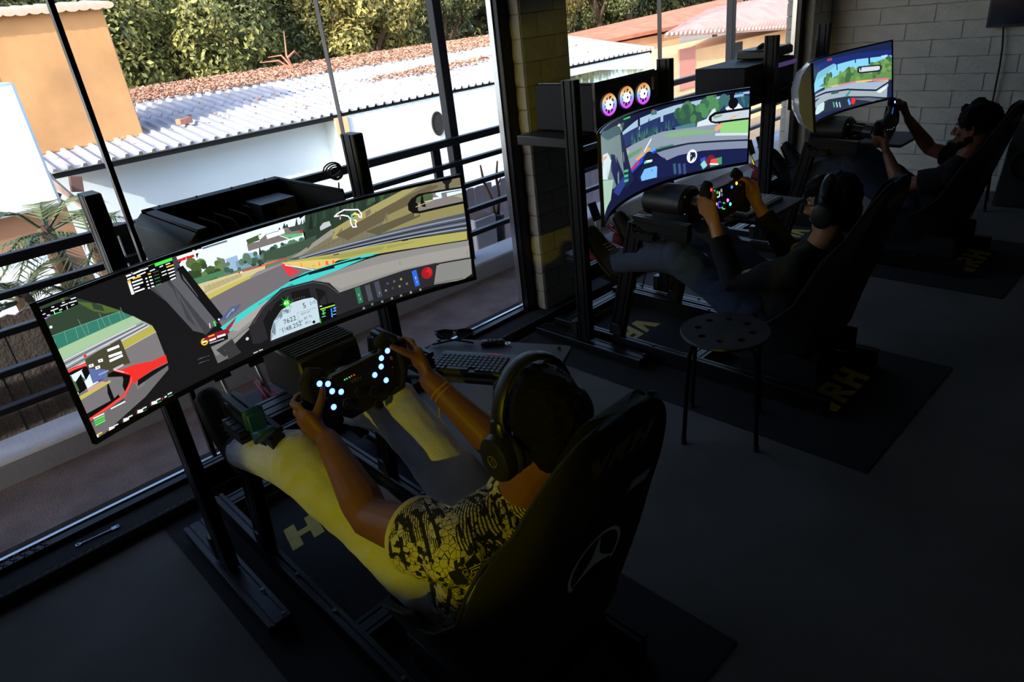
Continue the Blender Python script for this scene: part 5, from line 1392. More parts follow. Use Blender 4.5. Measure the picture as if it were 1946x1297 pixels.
MB().prism([(0, 0), (.058, 0), (.058, .012), (0, .012)], .001, KO + TD * .16 + TN * .124 + Vector((0, 0, .014)), TD, TN).build('red_label', mat('red_label', lin((196, 44, 40)), .5), kb)
# sunglasses
sg = thing('sunglasses', at_z(865, 640, .61), 'folded black sunglasses lying on the keyboard tray', 'sunglasses')
g0 = at_z(828, 640, .615); g1 = at_z(902, 637, .615); gd = (g1 - g0).normalized(); gw = (g1 - g0).length
gn = Vector((0, 0, 1)).cross(gd)
M_LENS = mat('dark_lens', (.006, .006, .007), .08, coat=.5)
for s in (0, 1):
    c = g0 + gd * (gw * (.24 + .52 * s))
    ln = MB(); pts = [(gw * .22 * math.cos(a), .02 * math.sin(a) * (1.15 if math.sin(a) < 0 else .85)) for a in [2 * PI * k / 18 for k in range(18)]]
    ln.prism(pts, .003, c + Vector((0, 0, .008)), gd, Vector((0, 0, 1)) * .6 + gn * .8); ln.build('lens', M_LENS, sg)
    e = g0 if s == 0 else g1
    MB().limb([e + Vector((0, 0, .012)), e + gd * (.04 if s == 0 else -.03) + gn * -.02, (g1 if s == 0 else g0) + gn * -.045 + Vector((0, 0, -.008))], [.003, .003, .004], 6).build('temple', M_BLK, sg)
MB().limb([g0 + gd * gw * .44 + Vector((0, 0, .016)), g0 + gd * gw * .5 + Vector((0, 0, .021)), g0 + gd * gw * .56 + Vector((0, 0, .016))], [.003] * 3, 6).build('bridge', M_BLK, sg)
MB().limb([g0 + Vector((0, 0, .02)), g0 + gd * gw * .25 + Vector((0, 0, .026)), g0 + gd * gw * .5 + Vector((0, 0, .021)), g0 + gd * gw * .75 + Vector((0, 0, .026)), g1 + Vector((0, 0, .02))], [.0028] * 5, 6).build('brow_bar', M_BLK, sg)
# car key and the white dongle by the post
k0, k1 = at_z(917, 652, .608), at_z(955, 650, .608)
ky = thing('car_key', k0, 'black car key fob with a metal ring on the tray', 'key')
MB().limb([k0, k1], [(.018, .009), (.016, .009)], 12, ref=(k1 - k0).cross(Vector((0, 0, 1)))).build('fob', M_BLK, ky)
kk = at_z(965, 653, .606); MB().torus(kk, .008, .0022, (0, 0, 1), 18, 6).build('ring', M_STEEL, ky)
MB().limb([k1, kk], [.003, .002], 6).build('loop', M_STEEL, ky)
for k in range(3):
    p = k0.lerp(k1, .3 + .2 * k); MB().box(p + Vector((0, 0, .009)), (.006, .006, .002)).build('fob_button', M_RUB, ky)
dg = thing('white_dongle', at_z(775, 652, .6), 'small white plastic dongle beside the tray corner', 'dongle')
d0, d1 = at_z(770, 655, .602), at_z(783, 648, .602)
MB().box((d0 + d1) / 2 + Vector((0, 0, .006)), (.022, .034, .012)).build('dongle_body', mat('white_plastic', lin((190, 190, 195)), .4), dg, bevel=.003)
MB().box((d0 + d1) / 2 + Vector((0, -.02, .006)), (.012, .012, .005)).build('plug', M_STEEL, dg)

# combination wrench on the ledge
w0, w1 = at_z(147, 1037, .057), at_z(224, 1001, .057)
wr_ = thing('wrench', w0, 'small chrome combination wrench lying on the window ledge', 'wrench')
wd = (w1 - w0).normalized(); ws = Vector((0, 0, 1)).cross(wd)
M_CHR = mat('wrench_chrome', lin((170, 178, 195)), .3, .9)
MB().limb([w0 + wd * .012, w0 + wd * .06, w1 - wd * .02], [(.0045, .003), (.004, .0025), (.0055, .003)], 8, ref=ws).build('handle', M_CHR, wr_)
MB().torus(w0 + wd * .003, .0075, .003, (0, 0, 1), 20, 6).build('ring_end', M_CHR, wr_)
jw = [(-.004, -.009), (.012, -.010), (.024, -.008), (.024, -.004), (.013, -.0035), (.013, .0035), (.024, .004), (.022, .008), (.01, .010), (-.004, .009)]
MB().prism(jw, .005, w1 - wd * .018 - Vector((0, 0, .0025)), wd, ws).build('open_end', M_CHR, wr_, smooth=False)
# cable wound over the window rail at the left
cw = thing('black_cable', (-.13, 2.66, .06), 'thin black cable wound at the foot of the window on the left', 'cable')
pts = []
for k in range(60):
    a = k * .65; pts.append((-.20 + k * .0034, 2.69 +   .009 * math.cos(a), .085 + .008 * math.sin(a)))
MB().limb(pts, [.0025] * len(pts), 5).build('windings', M_BLK, cw)

# round stool with eight holes
def stool(c, ang, label):
    s = thing('round_stool', (c[0], c[1], 0), label, 'stool', 'round stools')
    zt = .452; R_ = .165
    # seat with real holes
    bm = bmesh.new(); mb = MB()
    n = 48
    V, Fc = [], []
    hc = [(R_ * .62 * math.cos(2 * PI * k / 8 + ang), R_ * .62 * math.sin(2 * PI * k / 8 + ang)) for k in range(8)]
    import mathutils.geometry as mg
    outer = [Vector((R_ * math.cos(2 * PI * k / n), R_ * math.sin(2 * PI * k / n), 0)) for k in range(n)]
    loops = [outer] + [[Vector((x + .0145 * math.cos(-2 * PI * k / 12), y + .0145 * math.sin(-2 * PI * k / 12), 0)) for k in range(12)] for x, y in hc]
    tri = mg.tessellate_polygon(loops)
    flat = [p for l in loops for p in l]
    O = Vector((c[0], c[1], 0))
    for z in (zt, zt - .012):
        mb.add([O + p + Vector((0, 0, z)) for p in flat], tri)
    N = len(flat); k0 = 0
    for l in loops:
        m_ = len(l)
        for k in range(m_): mb.f.append((k0 + k, k0 + (k + 1) % m_, N + k0 + (k + 1) % m_, N + k0 + k))
        k0 += m_
    mb.build('seat', mat('stool_plastic', lin((42, 42, 46)), .5), s)
    MB().torus((c[0], c[1], zt - .006), R_ - .002, .007, (0, 0, 1), 48, 8).build('rim', MATS['stool_plastic'], s)
    for k in range(4):
        a = ang + PI / 4 + k * PI / 2 + .1; d = Vector((math.cos(a), math.sin(a), 0)); b = Vector((c[0], c[1], 0))
        lg_ = MB().limb([b + d * .04 + Vector((0, 0, zt - .02)), b + d * .13 + Vector((0, 0, zt - .022)), b + d * .163 + Vector((0, 0, zt - .035)), b + d * .172 + Vector((0, 0, zt - .07)), b + d * .195 + Vector((0, 0, .012))], [.009] * 5, 10).build('leg', mat('stool_steel', (.03, .03, .033), .25, .8), s)
        MB().cyl(b + d * .195, b + d * .1955 + Vector((0, 0, .025)), .0115, n=10).build('foot_cap', M_RUB, lg_)
stool((2.165, 1.215), .35, 'low round stool with eight holes in its seat, in front')
stool((5.72, 1.33), .1, 'stool half hidden behind the farthest seat by the wall')

# wall screen and its cable on the far brick wall
tv = thing('wall_screen', (6.1, .95, 1.16), 'dark switched-off wall screen high on the far brick wall', 'screen')
MB().box2((6.07, .40, 1.165), (6.125, 1.475, 1.80)).build('panel', mat('dark_screen', (.008, .010, .02), .25), tv, bevel=.004)
MB().box2((6.066, .415, 1.18), (6.071, 1.46, 1.79)).build('glass', mat('screen_navy', lin((14, 18, 32)), .15), tv)
wc = thing('wall_cable', (6.12, 1.37, .7), 'black cable hanging down the far wall below the dark screen', 'cable')
MB().limb([at_x(1907, 52, 6.12), at_x(1905, 90, 6.12), at_x(1900, 125, 6.115), at_x(1892, 165, 6.12), at_x(1886, 195, 6.12), at_x(1880, 290, 6.12)], [.006] * 6, 6).build('lead', M_BLK, wc)
sb = thing('black_cabinet', (5.95, 1.0, 0), 'black cabinet on the floor at the right edge by the far wall', 'cabinet')
MB().box((5.93, .985, .30), (.34, .36, .60), taper=(.8, .8)).build('cabinet_body', M_BLK, sb, bevel=.01)
MB().torus((5.757, .985, .3), .11, .012, (1, 0, 0), 24, 6).build('grille_ring', M_RUB, sb)
# shelf tray beside the far rig
sh3 = thing('side_tray', (5.0, 1.75, .6), 'grey side tray beyond the farthest driver below the far monitor', 'tray')
MB().box((5.0, 1.66, .60), (.42, .30, .02)).build('tray_top', mat('tray_grey2', lin((96, 94, 100)), .6), sh3, bevel=.004)
MB().profile((4.82, 1.85, .56), (5.0, 1.66, .575), (0, 0, 1), w=.04, d=.04).build('support_arm', M_ANO, sh3)
sh2 = thing('side_tray', (3.2, 1.7, .6), 'side tray with a pale keyboard beyond the middle driver', 'tray')
MB().box((3.22, 1.66, .60), (.46, .30, .02)).build('tray_top', MATS['tray_grey'], sh2, bevel=.004)
MB().profile((3.04, 1.85, .56), (3.2, 1.68, .575), (0, 0, 1), w=.04, d=.04).build('support_arm', M_ANO, sh2)
kb2 = thing('keyboard', (3.2, 1.66, .612), 'pale grey keyboard on the side tray of the middle rig', 'keyboard')
MB().box((3.2, 1.66, .619), (.37, .13, .016)).build('keyboard_case', mat('pale_kb', lin((150, 148, 156)), .5), kb2, bevel=.003)
KM2 = MB().box((0, 0, 0), (.017, .017, .004), taper=(.86, .86)).mesh('key'); KM2.materials.append(mat('pale_key', lin((176, 174, 182)), .5))
for r in range(5):
    for k in range(17):
        o = bpy.data.objects.new('key', KM2); COL.objects.link(o); o.parent = kb2
        o.location = Vector((3.2 - .168 + k * .021, 1.66 - .044 + r * .021, .629)) - WL[kb2.name]

# ================================================================== drivers
def shirt_mat():
    m = bpy.data.materials.new('printed_shirt'); m.use_nodes = True
    nt = m.node_tree; b = nt.nodes['Principled BSDF']; b.inputs['Roughness'].default_value = .9
    N, Lk = nt.nodes.new, nt.links.new
    tc = N('ShaderNodeTexCoord')
    def vor(scale, feat='F1'):
        v = N('ShaderNodeTexVoronoi'); v.inputs['Scale'].default_value = scale; v.feature = feat; v.distance = 'CHEBYCHEV' if feat == 'F1' else 'EUCLIDEAN'
        Lk(tc.outputs['Object'], v.inputs['Vector']); return v
    def thr(sock, lo, hi=None):
        c = N('ShaderNodeMath'); c.operation = 'GREATER_THAN'; c.inputs[1].default_value = lo; Lk(sock, c.inputs[0]); return c.outputs[0]
    def mul(a, b_, op='MULTIPLY'):
        c = N('ShaderNodeMath'); c.operation = op; Lk(a, c.inputs[0]); Lk(b_, c.inputs[1]); c.use_clamp = True; return c.outputs[0]
    v1 = vor(24); s1 = N('ShaderNodeSeparateColor'); Lk(v1.outputs['Color'], s1.inputs[0])
    v2 = vor(70); s2 = N('ShaderNodeSeparateColor'); Lk(v2.outputs['Color'], s2.inputs[0])
    ed = vor(70, 'DISTANCE_TO_EDGE')
    edm = N('ShaderNodeMath'); edm.operation = 'LESS_THAN'; edm.inputs[1].default_value = .035; Lk(ed.outputs[0], edm.inputs[0])
    def wave(rot, sc):
        mp = N('ShaderNodeMapping'); mp.inputs['Rotation'].default_value = rot; Lk(tc.outputs['Object'], mp.inputs[0])
        w = N('ShaderNodeTexWave'); w.inputs['Scale'].default_value = sc; w.inputs['Distortion'].default_value = .8; Lk(mp.outputs[0], w.inputs['Vector']); return w
    w1, w2 = wave((.3, .5, .9), 60), wave((.9, -.4, .2), 14)
    stripes = mul(thr(w1.outputs[0], .6), thr(s1.outputs[0], .62))
    bands = mul(thr(w2.outputs[0], .76), thr(s1.outputs[1], .55))
    blocks = mul(thr(s2.outputs[0], .72), thr(s1.outputs[2], .4))
    lines = mul(edm.outputs[0], thr(s1.outputs[0], .2))
    k = mul(mul(stripes, bands, 'ADD'), mul(blocks, lines, 'ADD'), 'ADD')
    mx = N('ShaderNodeMixRGB'); mx.inputs[1].default_value = (*lin((206, 200, 178)), 1); mx.inputs[2].default_value = (*lin((22, 22, 30)), 1)
    Lk(k, mx.inputs[0]); Lk(mx.outputs[0], b.inputs['Base Color'])
    return m
M_SKIN1 = mat('skin_a', lin((132, 86, 62)), .5, vary=.12, vscale=14, bump=.08, bscale=120)
M_SKIN2 = mat('skin_b', lin((176, 122, 92)), .5, vary=.1, vscale=14)
M_SKIN3 = mat('skin_c', lin((140, 90, 66)), .5, vary=.1, vscale=14)
M_JEAN1 = mat('pale_denim', lin((212, 214, 218)), .9, vary=.12, vscale=7, bump=.25, bscale=160)
M_JEAN2 = mat('blue_denim', lin((48, 60, 84)), .9, vary=.2, vscale=7, bump=.2, bscale=160)
M_JEAN3 = mat('dark_blue_denim', lin((36, 44, 66)), .9, vary=.2, vscale=7)
M_TEE = mat('black_cotton', lin((16, 16, 18)), .95, bump=.1, bscale=200)
M_HAIR = mat('black_hair', (.0045, .004, .004), .7, spec=.15, bump=.5, bscale=260)
M_SHOE = mat('shoe_fabric', lin((70, 66, 56)), .9, bump=.2, bscale=120)
M_SOLE = mat('shoe_sole', lin((150, 138, 96)), .8)
M_EYE = mat('eye_white', (.6, .6, .58), .3)

def hand(mb, s, gc, a, o, n, wrist, g=1.0):
    a, o, n = a * g, o * g, n * g
    def D(deg): return n * math.cos(math.radians(deg)) + o * math.sin(math.radians(deg))
    for h, r, L in ((.034, .0088, 285), (.012, .0092, 300), (-.011, .0088, 288), (-.032, .0076, 262)):
        ph = [62, 98, 145, 200, L]
        rad = [.042, .040, .033, .031, .030]
        mb.limb([gc + a * (h * (.9 if k == 0 else 1) + .004 * (k > 1)) + D(p) * q for k, (p, q) in enumerate(zip(ph, rad))], [r * 1.15, r * 1.15, r, r * .93, r * .8], 9)
        mb.ball(gc + a * h + D(98) * .0405, r * 1.22, 8, 6)
    kn = gc + D(84) * .038 + a * .0
    mid = gc + D(52) * .046 - a * .006
    mb.limb([wrist, wrist.lerp(mid, .35), mid, kn], [(.027, .02), (.032, .02), (.043, .018), (.041, .013)], 14, ref=a)
    mb.limb([wrist.lerp(mid, .45) + n * .006, gc + D(22) * .046 + a * .006, gc + D(-12) * .037 + a * .030, gc + D(-42) * .034 + a * .046], [.016, .0135, .011, .0085], 10)
    mb.ball(gc + D(30) * .046 - a * .012, (.018, .018, .024), 10, 7)

def head_shape(mb, c, Rm, k=.92):
    def p(x, y, z): return c + Rm @ (Vector((x, y, z)) * k)
    S = lambda *r: tuple(x * k for x in r)
    mb.ball(p(0, -.008, .03), S(.077, .098, .100), 18, 12, Rm)
    mb.ball(p(0, .022, -.035), S(.064, .074, .082), 16, 10, Rm)
    mb.ball(p(0, .060, -.092), S(.036, .032, .028), 12, 8, Rm)
    mb.limb([p(-.045, .01, -.075), p(0, .062, -.098), p(.045, .01, -.075)], [.022 * k, .02 * k, .022 * k], 9)
    mb.limb([p(0, .093, .02), p(0, .108, -.005), p(0, .116, -.028)], [.009 * k, .011 * k, .014 * k], 9)
    for s in (-1, 1):
        mb.ball(p(s * .015, .104, -.032), .009 * k, 8, 6); mb.ball(p(s * .034, .085, .035), S(.022, .012, .008), 8, 6, Rm); mb.ball(p(s * .042, .07, -.02), S(.022, .018, .02), 8, 6, Rm)
        mb.limb([p(s * .077, -.01, .025), p(s * .088, -.016, .02), p(s * .09, -.018, -.005), p(s * .08, -.006, -.032)], [.007 * k, .009 * k, .009 * k, .008 * k], 8)
    mb.limb([p(-.022, .088, -.062), p(0, .098, -.06), p(.022, .088, -.062)], [.006 * k, .009 * k, .006 * k], 8)

def push(me, fn):
    k = len(me.vertices)
    co, no = np.empty(k * 3, 'f'), np.empty(k * 3, 'f')
    me.vertices.foreach_get('co', co); me.vertices.foreach_get('normal', no)
    d = np.array([fn(Vector(c)) for c in co.reshape(-1, 3)], 'f')
    me.vertices.foreach_set('co', (co.reshape(-1, 3) + no.reshape(-1, 3) * d[:, None]).ravel()); me.update()
def frizz(amp, freq, seed=0):
    def f(me):
        push(me, lambda c: noise.noise(c * freq + Vector((seed, 0, 0))) * amp + noise.noise(c * freq * 2.7) * amp * .5)
    return f

def person(i, label, head, hrot, sh, el, hips, knees, ankles, toes, skinm, topm, legm, sleeve, build=1.0, voxel=.005, arm=1.0, slv=.071, dep=1.0):
    c, u, v, n = wheel_frame(i)
    P = thing('person', (hips[0].x * .5 + hips[1].x * .5, hips[0].y, 0.0), label, 'person')
    cx = (hips[0].x + hips[1].x) / 2
    pel = (hips[0] + hips[1]) / 2
    sm = (sh[0] + sh[1]) / 2
    nb = sm + Vector((0, -.015, .045))
    body = MB()
    head_shape(body, head, hrot)
    body.limb([sm + Vector((0, -.01, -.02)), nb, nb.lerp(head, .5) + Vector((0, -.02, 0)), head + hrot @ Vector((0, -.025, -.03))], [.062, .056, .052, .055], 14)
    body.limb([pel, pel.lerp(sm, .35), pel.lerp(sm, .75), sm], [(.13, .085), (.12, .085), (.14, .09), (.12, .06)], 14, ref=(1, 0, 0))
    wr = []
    for k, s in ((0, -1), (1, 1)):
        gc = c + u * (s * .144) + v * (.006 if i else (-.014 if s < 0 else .004))
        w = gc + (el[k] - gc).normalized() * .098 + u * (s * .012) + n * .012
        wr.append(w)
        body.limb([sh[k], sh[k].lerp(el[k], .35), sh[k].lerp(el[k], .8), el[k], el[k].lerp(w, .22), el[k].lerp(w, .6), w], [r_ * arm for r_ in (.052, .05, .043, .041, .043, .034, .026)], 14)
        hand(body, s, gc, v, u * s, n, w, 1.0 if i else 1.22)
    for k in (0, 1):
        body.limb([hips[k], hips[k].lerp(knees[k], .5), knees[k], knees[k].lerp(ankles[k], .35), ankles[k]], [.072, .062, .048, .046, .034], 12)
        body.limb([ankles[k] + Vector((0, -.01, -.02)), ankles[k].lerp(toes[k], .7)], [.034, .03], 10)
    skin('body', body, skinm, P, voxel, 5)
    # clothes
    st_ = MB()
    up = (sm - pel).normalized()
    st_.limb([pel + Vector((0, .0, -.0)), pel.lerp(sm, .25), pel.lerp(sm, .6), pel.lerp(sm, .88), sm + up * .02], [(.165 * build, .115 * dep), (.162 * build, .118 * dep), (.178 * build, .122 * dep), (.165 * build, .1), (.10, .075)], 18, ref=(1, 0, 0))
    for k in (0, 1):
        e = sh[k].lerp(el[k], sleeve) if sleeve <= 1 else el[k].lerp(wr[k], sleeve - 1)
        pts = [sm.lerp(sh[k], .35), sh[k] + Vector((0, 0, .004))]
        rad = [.078, max(.066, slv * .95)]
        if sleeve <= 1:
            pts += [sh[k].lerp(el[k], sleeve * .5), e]; rad += [slv * .97, slv]
        else:
            pts += [sh[k].lerp(el[k], .5), el[k], e]; rad += [.06, .056, .046]
        st_.limb(pts, rad, 14, round_ends=False)
        st_.ball(sh[k], max(.066, slv * .95), 12, 8)
    def wr_fold(me):
        push(me, lambda c: noise.noise(c * 14) * .006 + noise.noise(c * 22) * .002)
    shirt = skin('shirt', st_, topm, P, voxel, 6, wr_fold)
    # collar ring
    cl = MB(); cr = nb + Vector((0, .004, -.006)); ax = (head - nb).normalized()
    cl.torus(cr, .064, .009, ax, 28, 8, ry=.013); cl.build('collar', topm if i else mat('cream_rib', lin((206, 200, 176)), .9), P)
    tr = MB()
    tr.limb([pel + up * .06, pel - up * .02], [(.165 * build, .115), (.17 * build, .12)], 16, ref=(1, 0, 0))
    for k in (0, 1):
        h, kn, an = hips[k], knees[k], ankles[k]
        tr.limb([h, h.lerp(kn, .3), h.lerp(kn, .65), h.lerp(kn, .92), kn.lerp(an, .12), kn.lerp(an, .5), kn.lerp(an, .92)], [.104, .096, .086, .083, .080, .068, .060], 16, round_ends=False)
        tr.ball(h, .104, 12, 8); tr.ball(kn + Vector((0, 0, -.004)), .081, 12, 8)
    def folds(me):
        push(me, lambda c: noise.noise(Vector((c.x * 9, c.y * 5 + c.z * 16, c.z * 5))) * .009 + noise.noise(c * 26) * .003)
    skin('trousers', tr, legm, P, voxel * 1.1, 5, folds)
    for k in (0, 1):
        d = (toes[k] - ankles[k])
        dn = d.normalized(); side = Vector((1, 0, 0)); nn = side.cross(dn).normalized()
        heel = ankles[k] - dn * .05 + nn * -.0
        so = nn if (nn.y > 0) else -nn        # sole points at the pedal
        s_ = MB().limb([heel, ankles[k], ankles[k] + dn * .09, toes[k] + dn * .03], [(.036, .04), (.042, .05), (.046, .038), (.038, .026)], 14, ref=side)
        s_.limb([ankles[k] - so * .02, ankles[k] - so * .06], [.045, .042], 12)
        sh_ = skin('shoe', s_, M_SHOE if i == 0 else M_TEE, P, .006, 3)
        MB().limb([heel + so * .032 - dn * .01, ankles[k] + so * .042, ankles[k] + dn * .09 + so * .036, toes[k] + dn * .035 + so * .022], [(.038, .012), (.042, .012), (.048, .012), (.038, .010)], 14, ref=side).build('sole', M_SOLE if i == 0 else M_BLK, sh_)
        la = MB()
        for q in range(4):
            b = ankles[k] + dn * (.03 + q * .018) - so * (.048 - q * .004)
            la.limb([b - side * .02, b + side * .02], [.003, .003], 5)
        la.build('laces', mat('lace', lin((150, 146, 130)), .9), sh_)
    for s in (-1, 1):
        e = head + hrot @ Vector((s * .030, .079, .018)) * .92
        eb = MB().ball(e, .011, 10, 8).build('eye', M_EYE, P)
        MB().ball(e + hrot @ Vector((0, .0085, 0)), .0045, 8, 6).build('iris', M_BLK, eb)
    return P, shirt, wr
def hair(P, head, hrot, blobs, amp, freq, name='hair', m=None):
    mb = MB()
    for (x, y, z), r in blobs:
        mb.ball(head + hrot @ Vector((x, y, z)), r, 14, 10, hrot)
    return skin(name, mb, m or M_HAIR, P, .005, 2, frizz(amp, freq, head.x))

V3 = lambda *a: Vector(a)
# ---- nearest driver
h1 = V3(.79, .848, .892); R1 = Matrix.Rotation(-.10, 3, 'X') @ Matrix.Rotation(.0, 3, 'Z')
P1, shirt1, wr1 = person(0, 'driver in a patterned cream and black shirt and pale jeans wearing headphones, nearest the camera', h1, R1,
    [V3(.612, .95, .635), V3(.968, .95, .635)], [V3(.578, 1.245, .585), V3(1.03, 1.27, .515)], [V3(.695, 1.10, .31), V3(.885, 1.10, .31)],
    [V3(.562, 1.56, .622), V3(.905, 1.58, .605)], [V3(.53, 1.93, .52), V3(.85, 2.04, .50)], [V3(.525, 2.03, .65), V3(.835, 2.15, .625)], M_SKIN1, shirt_mat(), M_JEAN1, .43, build=1.14, voxel=.005, arm=1.24, slv=.085, dep=1.18)
hair(P1, h1, R1, [((0, -.022, .042), (.080, .094, .094)), ((0, .02, .07), (.068, .066, .058)), ((0, -.055, -.015), (.070, .048, .07))], .0045, 60)
wb_ = MB()
d = (wr1[1] - V3(1.03, 1.27, .515)).normalized(); q = wr1[1] - d * .055
for k in range(5):
    wb_.torus(q + d * (k * .006 - .01), .033 + .002 * (k % 2), .0026, d + Vector((random.uniform(-.15, .15), 0, random.uniform(-.15, .15))), 24, 6)
wb_.limb([q + Vector((-.02, 0, -.03)), q + Vector((-.024, 0, -.055)), q + Vector((-.02, .005, -.075))], [.003, .003, .004], 6)
wb_.build('wristband', mat('yellow_thread', lin((196, 136, 46)), .9), P1)
# words on the sleeve
bv1 = bvh_of(shirt1)
el1 = V3(.578, 1.245, .585); sl_ = V3(.612, .95, .635).lerp(el1, .43)
MB().torus(sl_, .082, .006, el1 - V3(.612, .95, .635), 32, 8, ry=.009).build('sleeve_hem', mat('cream_rib', lin((206, 200, 176)), .9), P1)
def on_shirt(px, py):
    d = ray(px, py).normalized(); h = bv1.ray_cast(CAM, d)
    return h[0], h[1]
M_INK = mat('shirt_ink', lin((18, 24, 34)), .9); M_CREAM = mat('shirt_cream', lin((214, 208, 184)), .9)
def shirt_print(name, px, along, geo, size, m, off=.0028):
    """flat print laid on the cloth: geo in its own units, x running the way `along` runs"""
    p0, n0 = on_shirt(*px); p1, n1 = on_shirt(px[0] + along[0], px[1] + along[1])
    if p0 is None or p1 is None: return
    n0 = n0 if n0.dot(p0 - CAM) < 0 else -n0
    ex = (p1 - p0); ex = (ex - n0 * ex.dot(n0)).normalized(); ey = n0.cross(ex)
    vs = []
    for x, y in geo[0]:
        o = p0 + ex * (x * size) + ey * (y * size) + n0 * .05
        h = bv1.ray_cast(o, -n0)
        vs.append((h[0] if h[0] else o - n0 * .05) + n0 * off)
    MB().add(vs, geo[1]).build(name, m, P1, smooth=False)
def grid(w, h, n=8):
    return [(w * i / n, h * j / n) for j in range(n + 1) for i in range(n + 1)], [(j * (n + 1) + i, j * (n + 1) + i + 1, (j + 1) * (n + 1) + i + 1, (j + 1) * (n + 1) + i) for j in range(n) for i in range(n)]
shirt_print('print_panel', (868, 1112), (30, -16), grid(.060, .042, 18), 1.0, M_INK, .0012)
shirt_print('print_word', (874, 1077), (13, 24), text_geo('TOKYO'), .0155, M_CREAM)
shirt_print('print_character', (888, 1098), (30, -16), text_geo('\u4eac'), .034, M_CREAM)
shirt_print('print_character', (910, 1086), (30, -16), text_geo('\u6771'), .034, M_CREAM)

# headphones on the nearest driver
def headphones(c, Rm, label, half=.098, logo=True, rise=.125):
    Hh = thing('headphones', c, label, 'headphones', 'over-ear headphones')
    def p(x, y, z): return c + Rm @ Vector((x, y, z))
    pts = []
    for k in range(17):
        a = PI * k / 16; pts.append(p(-(half + .004) * math.cos(a) * (1.0 + .04 * math.sin(a)), .0, .03 + rise * math.sin(a)))
    MB().limb(pts, [(.016, .0045)] * 17, 10, ref=Rm @ Vector((0, 1, 0))).build('headband', M_BLK, Hh)
    MB().limb([q - (q - p(0, 0, .02)).normalized() * .008 for q in pts[4:13]], [(.017, .006)] * 9, 10, ref=Rm @ Vector((0, 1, 0))).build('band_pad', M_RUB, Hh)
    for s in (-1, 1):
        o = Rm @ Vector((s, 0, 0))
        yk = MB().limb([p(s * (half + .006), 0, .06), p(s * (half + .010), 0, .02)], [(.015, .006), (.02, .006)], 10, ref=Rm @ Vector((0, 1, 0)))
        yk.build('slider', M_BLK2, Hh)
        cc = p(s * (half - .012), 0, -.012)
        cup = MB(); rings = []
        for dd, r in ((.012, .046), (.03, .047), (.04, .043), (.044, .034)):
            rings.append([cc + o * dd + (Rm @ Vector((0, math.cos(a) * r * .9, math.sin(a) * r * 1.08))) for a in [2 * PI * k / 28 for k in range(28)]])
        cup.loft(rings); cu = cup.build('ear_cup', M_BLK, Hh)
        if logo:
            MB().torus(cc + o * .0445, .012, .0009, o, 24, 5).build('cup_mark', M_GRP, cu)
            MB().limb([cc + o * .0445 + Rm @ Vector((0, -.006, -.008)), cc + o * .0445 + Rm @ Vector((0, 0, .008)), cc + o * .0445 + Rm @ Vector((0, .006, -.008))], [.0008] * 3, 5).build('cup_mark', M_GRP, cu)
        MB().torus(cc + o * .006, .034, .013, o, 28, 10).build('ear_pad', M_RUB, Hh)
headphones(h1 + V3(0, .0, .0), R1, 'black over-ear headphones worn by the nearest driver')

# ---- middle driver
h2 = V3(2.735, 1.085, .808); R2 = Matrix.Rotation(-.12, 3, 'X')
P2, sh2_, wr2 = person(1, 'driver in a black long sleeved top and blue jeans with glasses at the middle rig', h2, R2,
    [V3(2.56, 1.14, .575), V3(2.905, 1.14, .575)], [V3(2.50, 1.37, .50), V3(2.985, 1.36, .48)], [V3(2.645, 1.27, .27), V3(2.83, 1.27, .27)],
    [V3(2.53, 1.68, .56), V3(2.86, 1.70, .56)], [V3(2.50, 2.03, .48), V3(2.79, 2.08, .47)], [V3(2.49, 2.12, .60), V3(2.78, 2.17, .59)], M_SKIN2, M_TEE, M_JEAN2, 1.8, voxel=.0055)
hair(P2, h2, R2, [((0, -.02, .045), (.082, .098, .09)), ((0, .03, .075), (.07, .07, .05)), ((0, -.06, -.02), (.075, .05, .08)), ((-.05, -.01, .0), (.035, .06, .07)), ((.05, -.01, 0), (.035, .06, .07))], .008, 34)
gl = thing('eyeglasses', h2 + R2 @ V3(0, .09, .015), 'thin framed glasses worn by the middle driver', 'glasses')
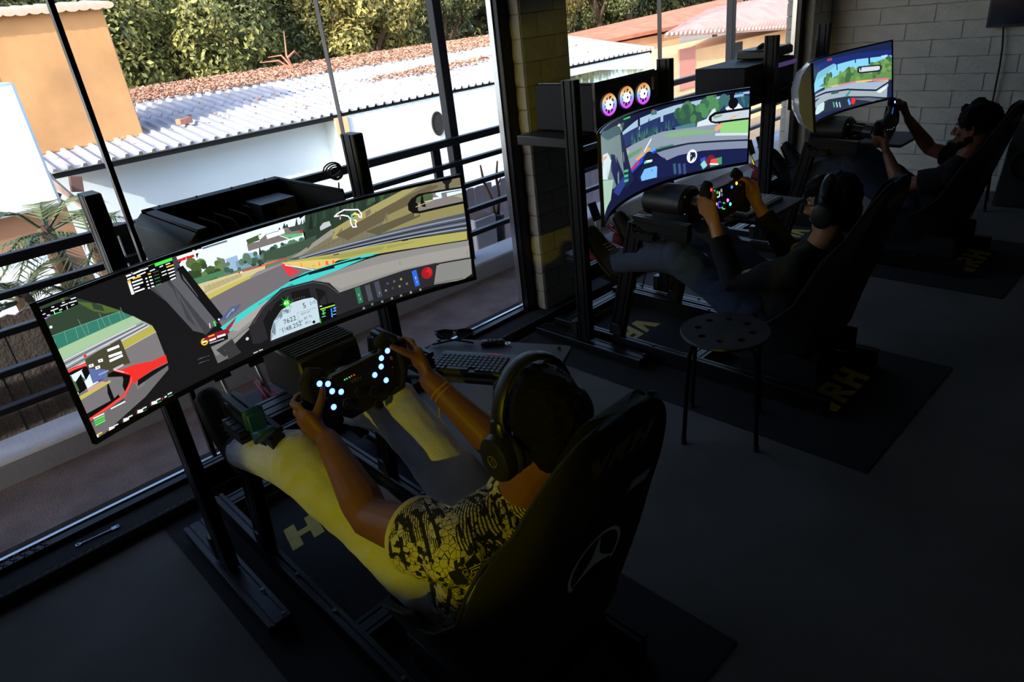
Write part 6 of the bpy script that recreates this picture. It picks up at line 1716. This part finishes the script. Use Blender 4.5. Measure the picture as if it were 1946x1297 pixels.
for s in (-1, 1):
    g = h2 + R2 @ V3(s * .032, .098, .012)
    MB().torus(g, .022, .0016, R2 @ V3(0, 1, 0), 24, 6).build('lens_frame', M_BLK2, gl)
    MB().limb([g + R2 @ V3(s * .022, 0, .006), h2 + R2 @ V3(s * .076, .04, .016), h2 + R2 @ V3(s * .08, -.01, .012)], [.0018] * 3, 6).build('temple', M_BLK2, gl)
MB().limb([h2 + R2 @ V3(-.011, .099, .014), h2 + R2 @ V3(.011, .099, .014)], [.0016] * 2, 6).build('bridge', M_BLK2, gl)
headphones(h2 + V3(0, -.005, -.004), R2, 'dark headphones worn by the middle driver with glasses', .094, False, .100)
# ---- far driver
h3 = V3(4.53, 1.065, .775); R3_ = Matrix.Rotation(-.05, 3, 'X') @ Matrix.Rotation(.0, 3, 'Z')
P3, sh3_, wr3 = person(2, 'bearded curly haired driver in a black t-shirt at the farthest rig', h3, R3_,
    [V3(4.355, 1.10, .545), V3(4.71, 1.11, .555)], [V3(4.33, 1.34, .47), V3(4.77, 1.34, .60)], [V3(4.44, 1.24, .26), V3(4.625, 1.24, .26)],
    [V3(4.37, 1.66, .57), V3(4.66, 1.68, .56)], [V3(4.33, 2.02, .48), V3(4.60, 2.06, .47)], [V3(4.32, 2.11, .60), V3(4.59, 2.15, .59)], M_SKIN3, M_TEE, M_JEAN3, .6, voxel=.0055)
rr = random.Random(11); bl_ = [((0, -.015, .05), (.085, .10, .095))]
for k in range(40):
    a, e = rr.uniform(0, 2 * PI), rr.uniform(-.15, 1.5)
    y = math.sin(a) * math.cos(e)
    if y > .55 and e < .55: continue
    bl_.append(((.082 * math.cos(a) * math.cos(e), .10 * y - .012, .035 + .10 * math.sin(e)), rr.uniform(.018, .03)))
hair(P3, h3, R3_, bl_, .006, 50)
hair(P3, h3, R3_, [((0, .058, -.092), (.036, .030, .026)), ((-.030, .040, -.078), (.026, .034, .022)), ((.030, .040, -.078), (.026, .034, .022)), ((-.048, .012, -.055), (.014, .026, .030)), ((.048, .012, -.055), (.014, .026, .030)), ((0, .084, -.050), (.022, .008, .006))], .003, 70, 'beard')
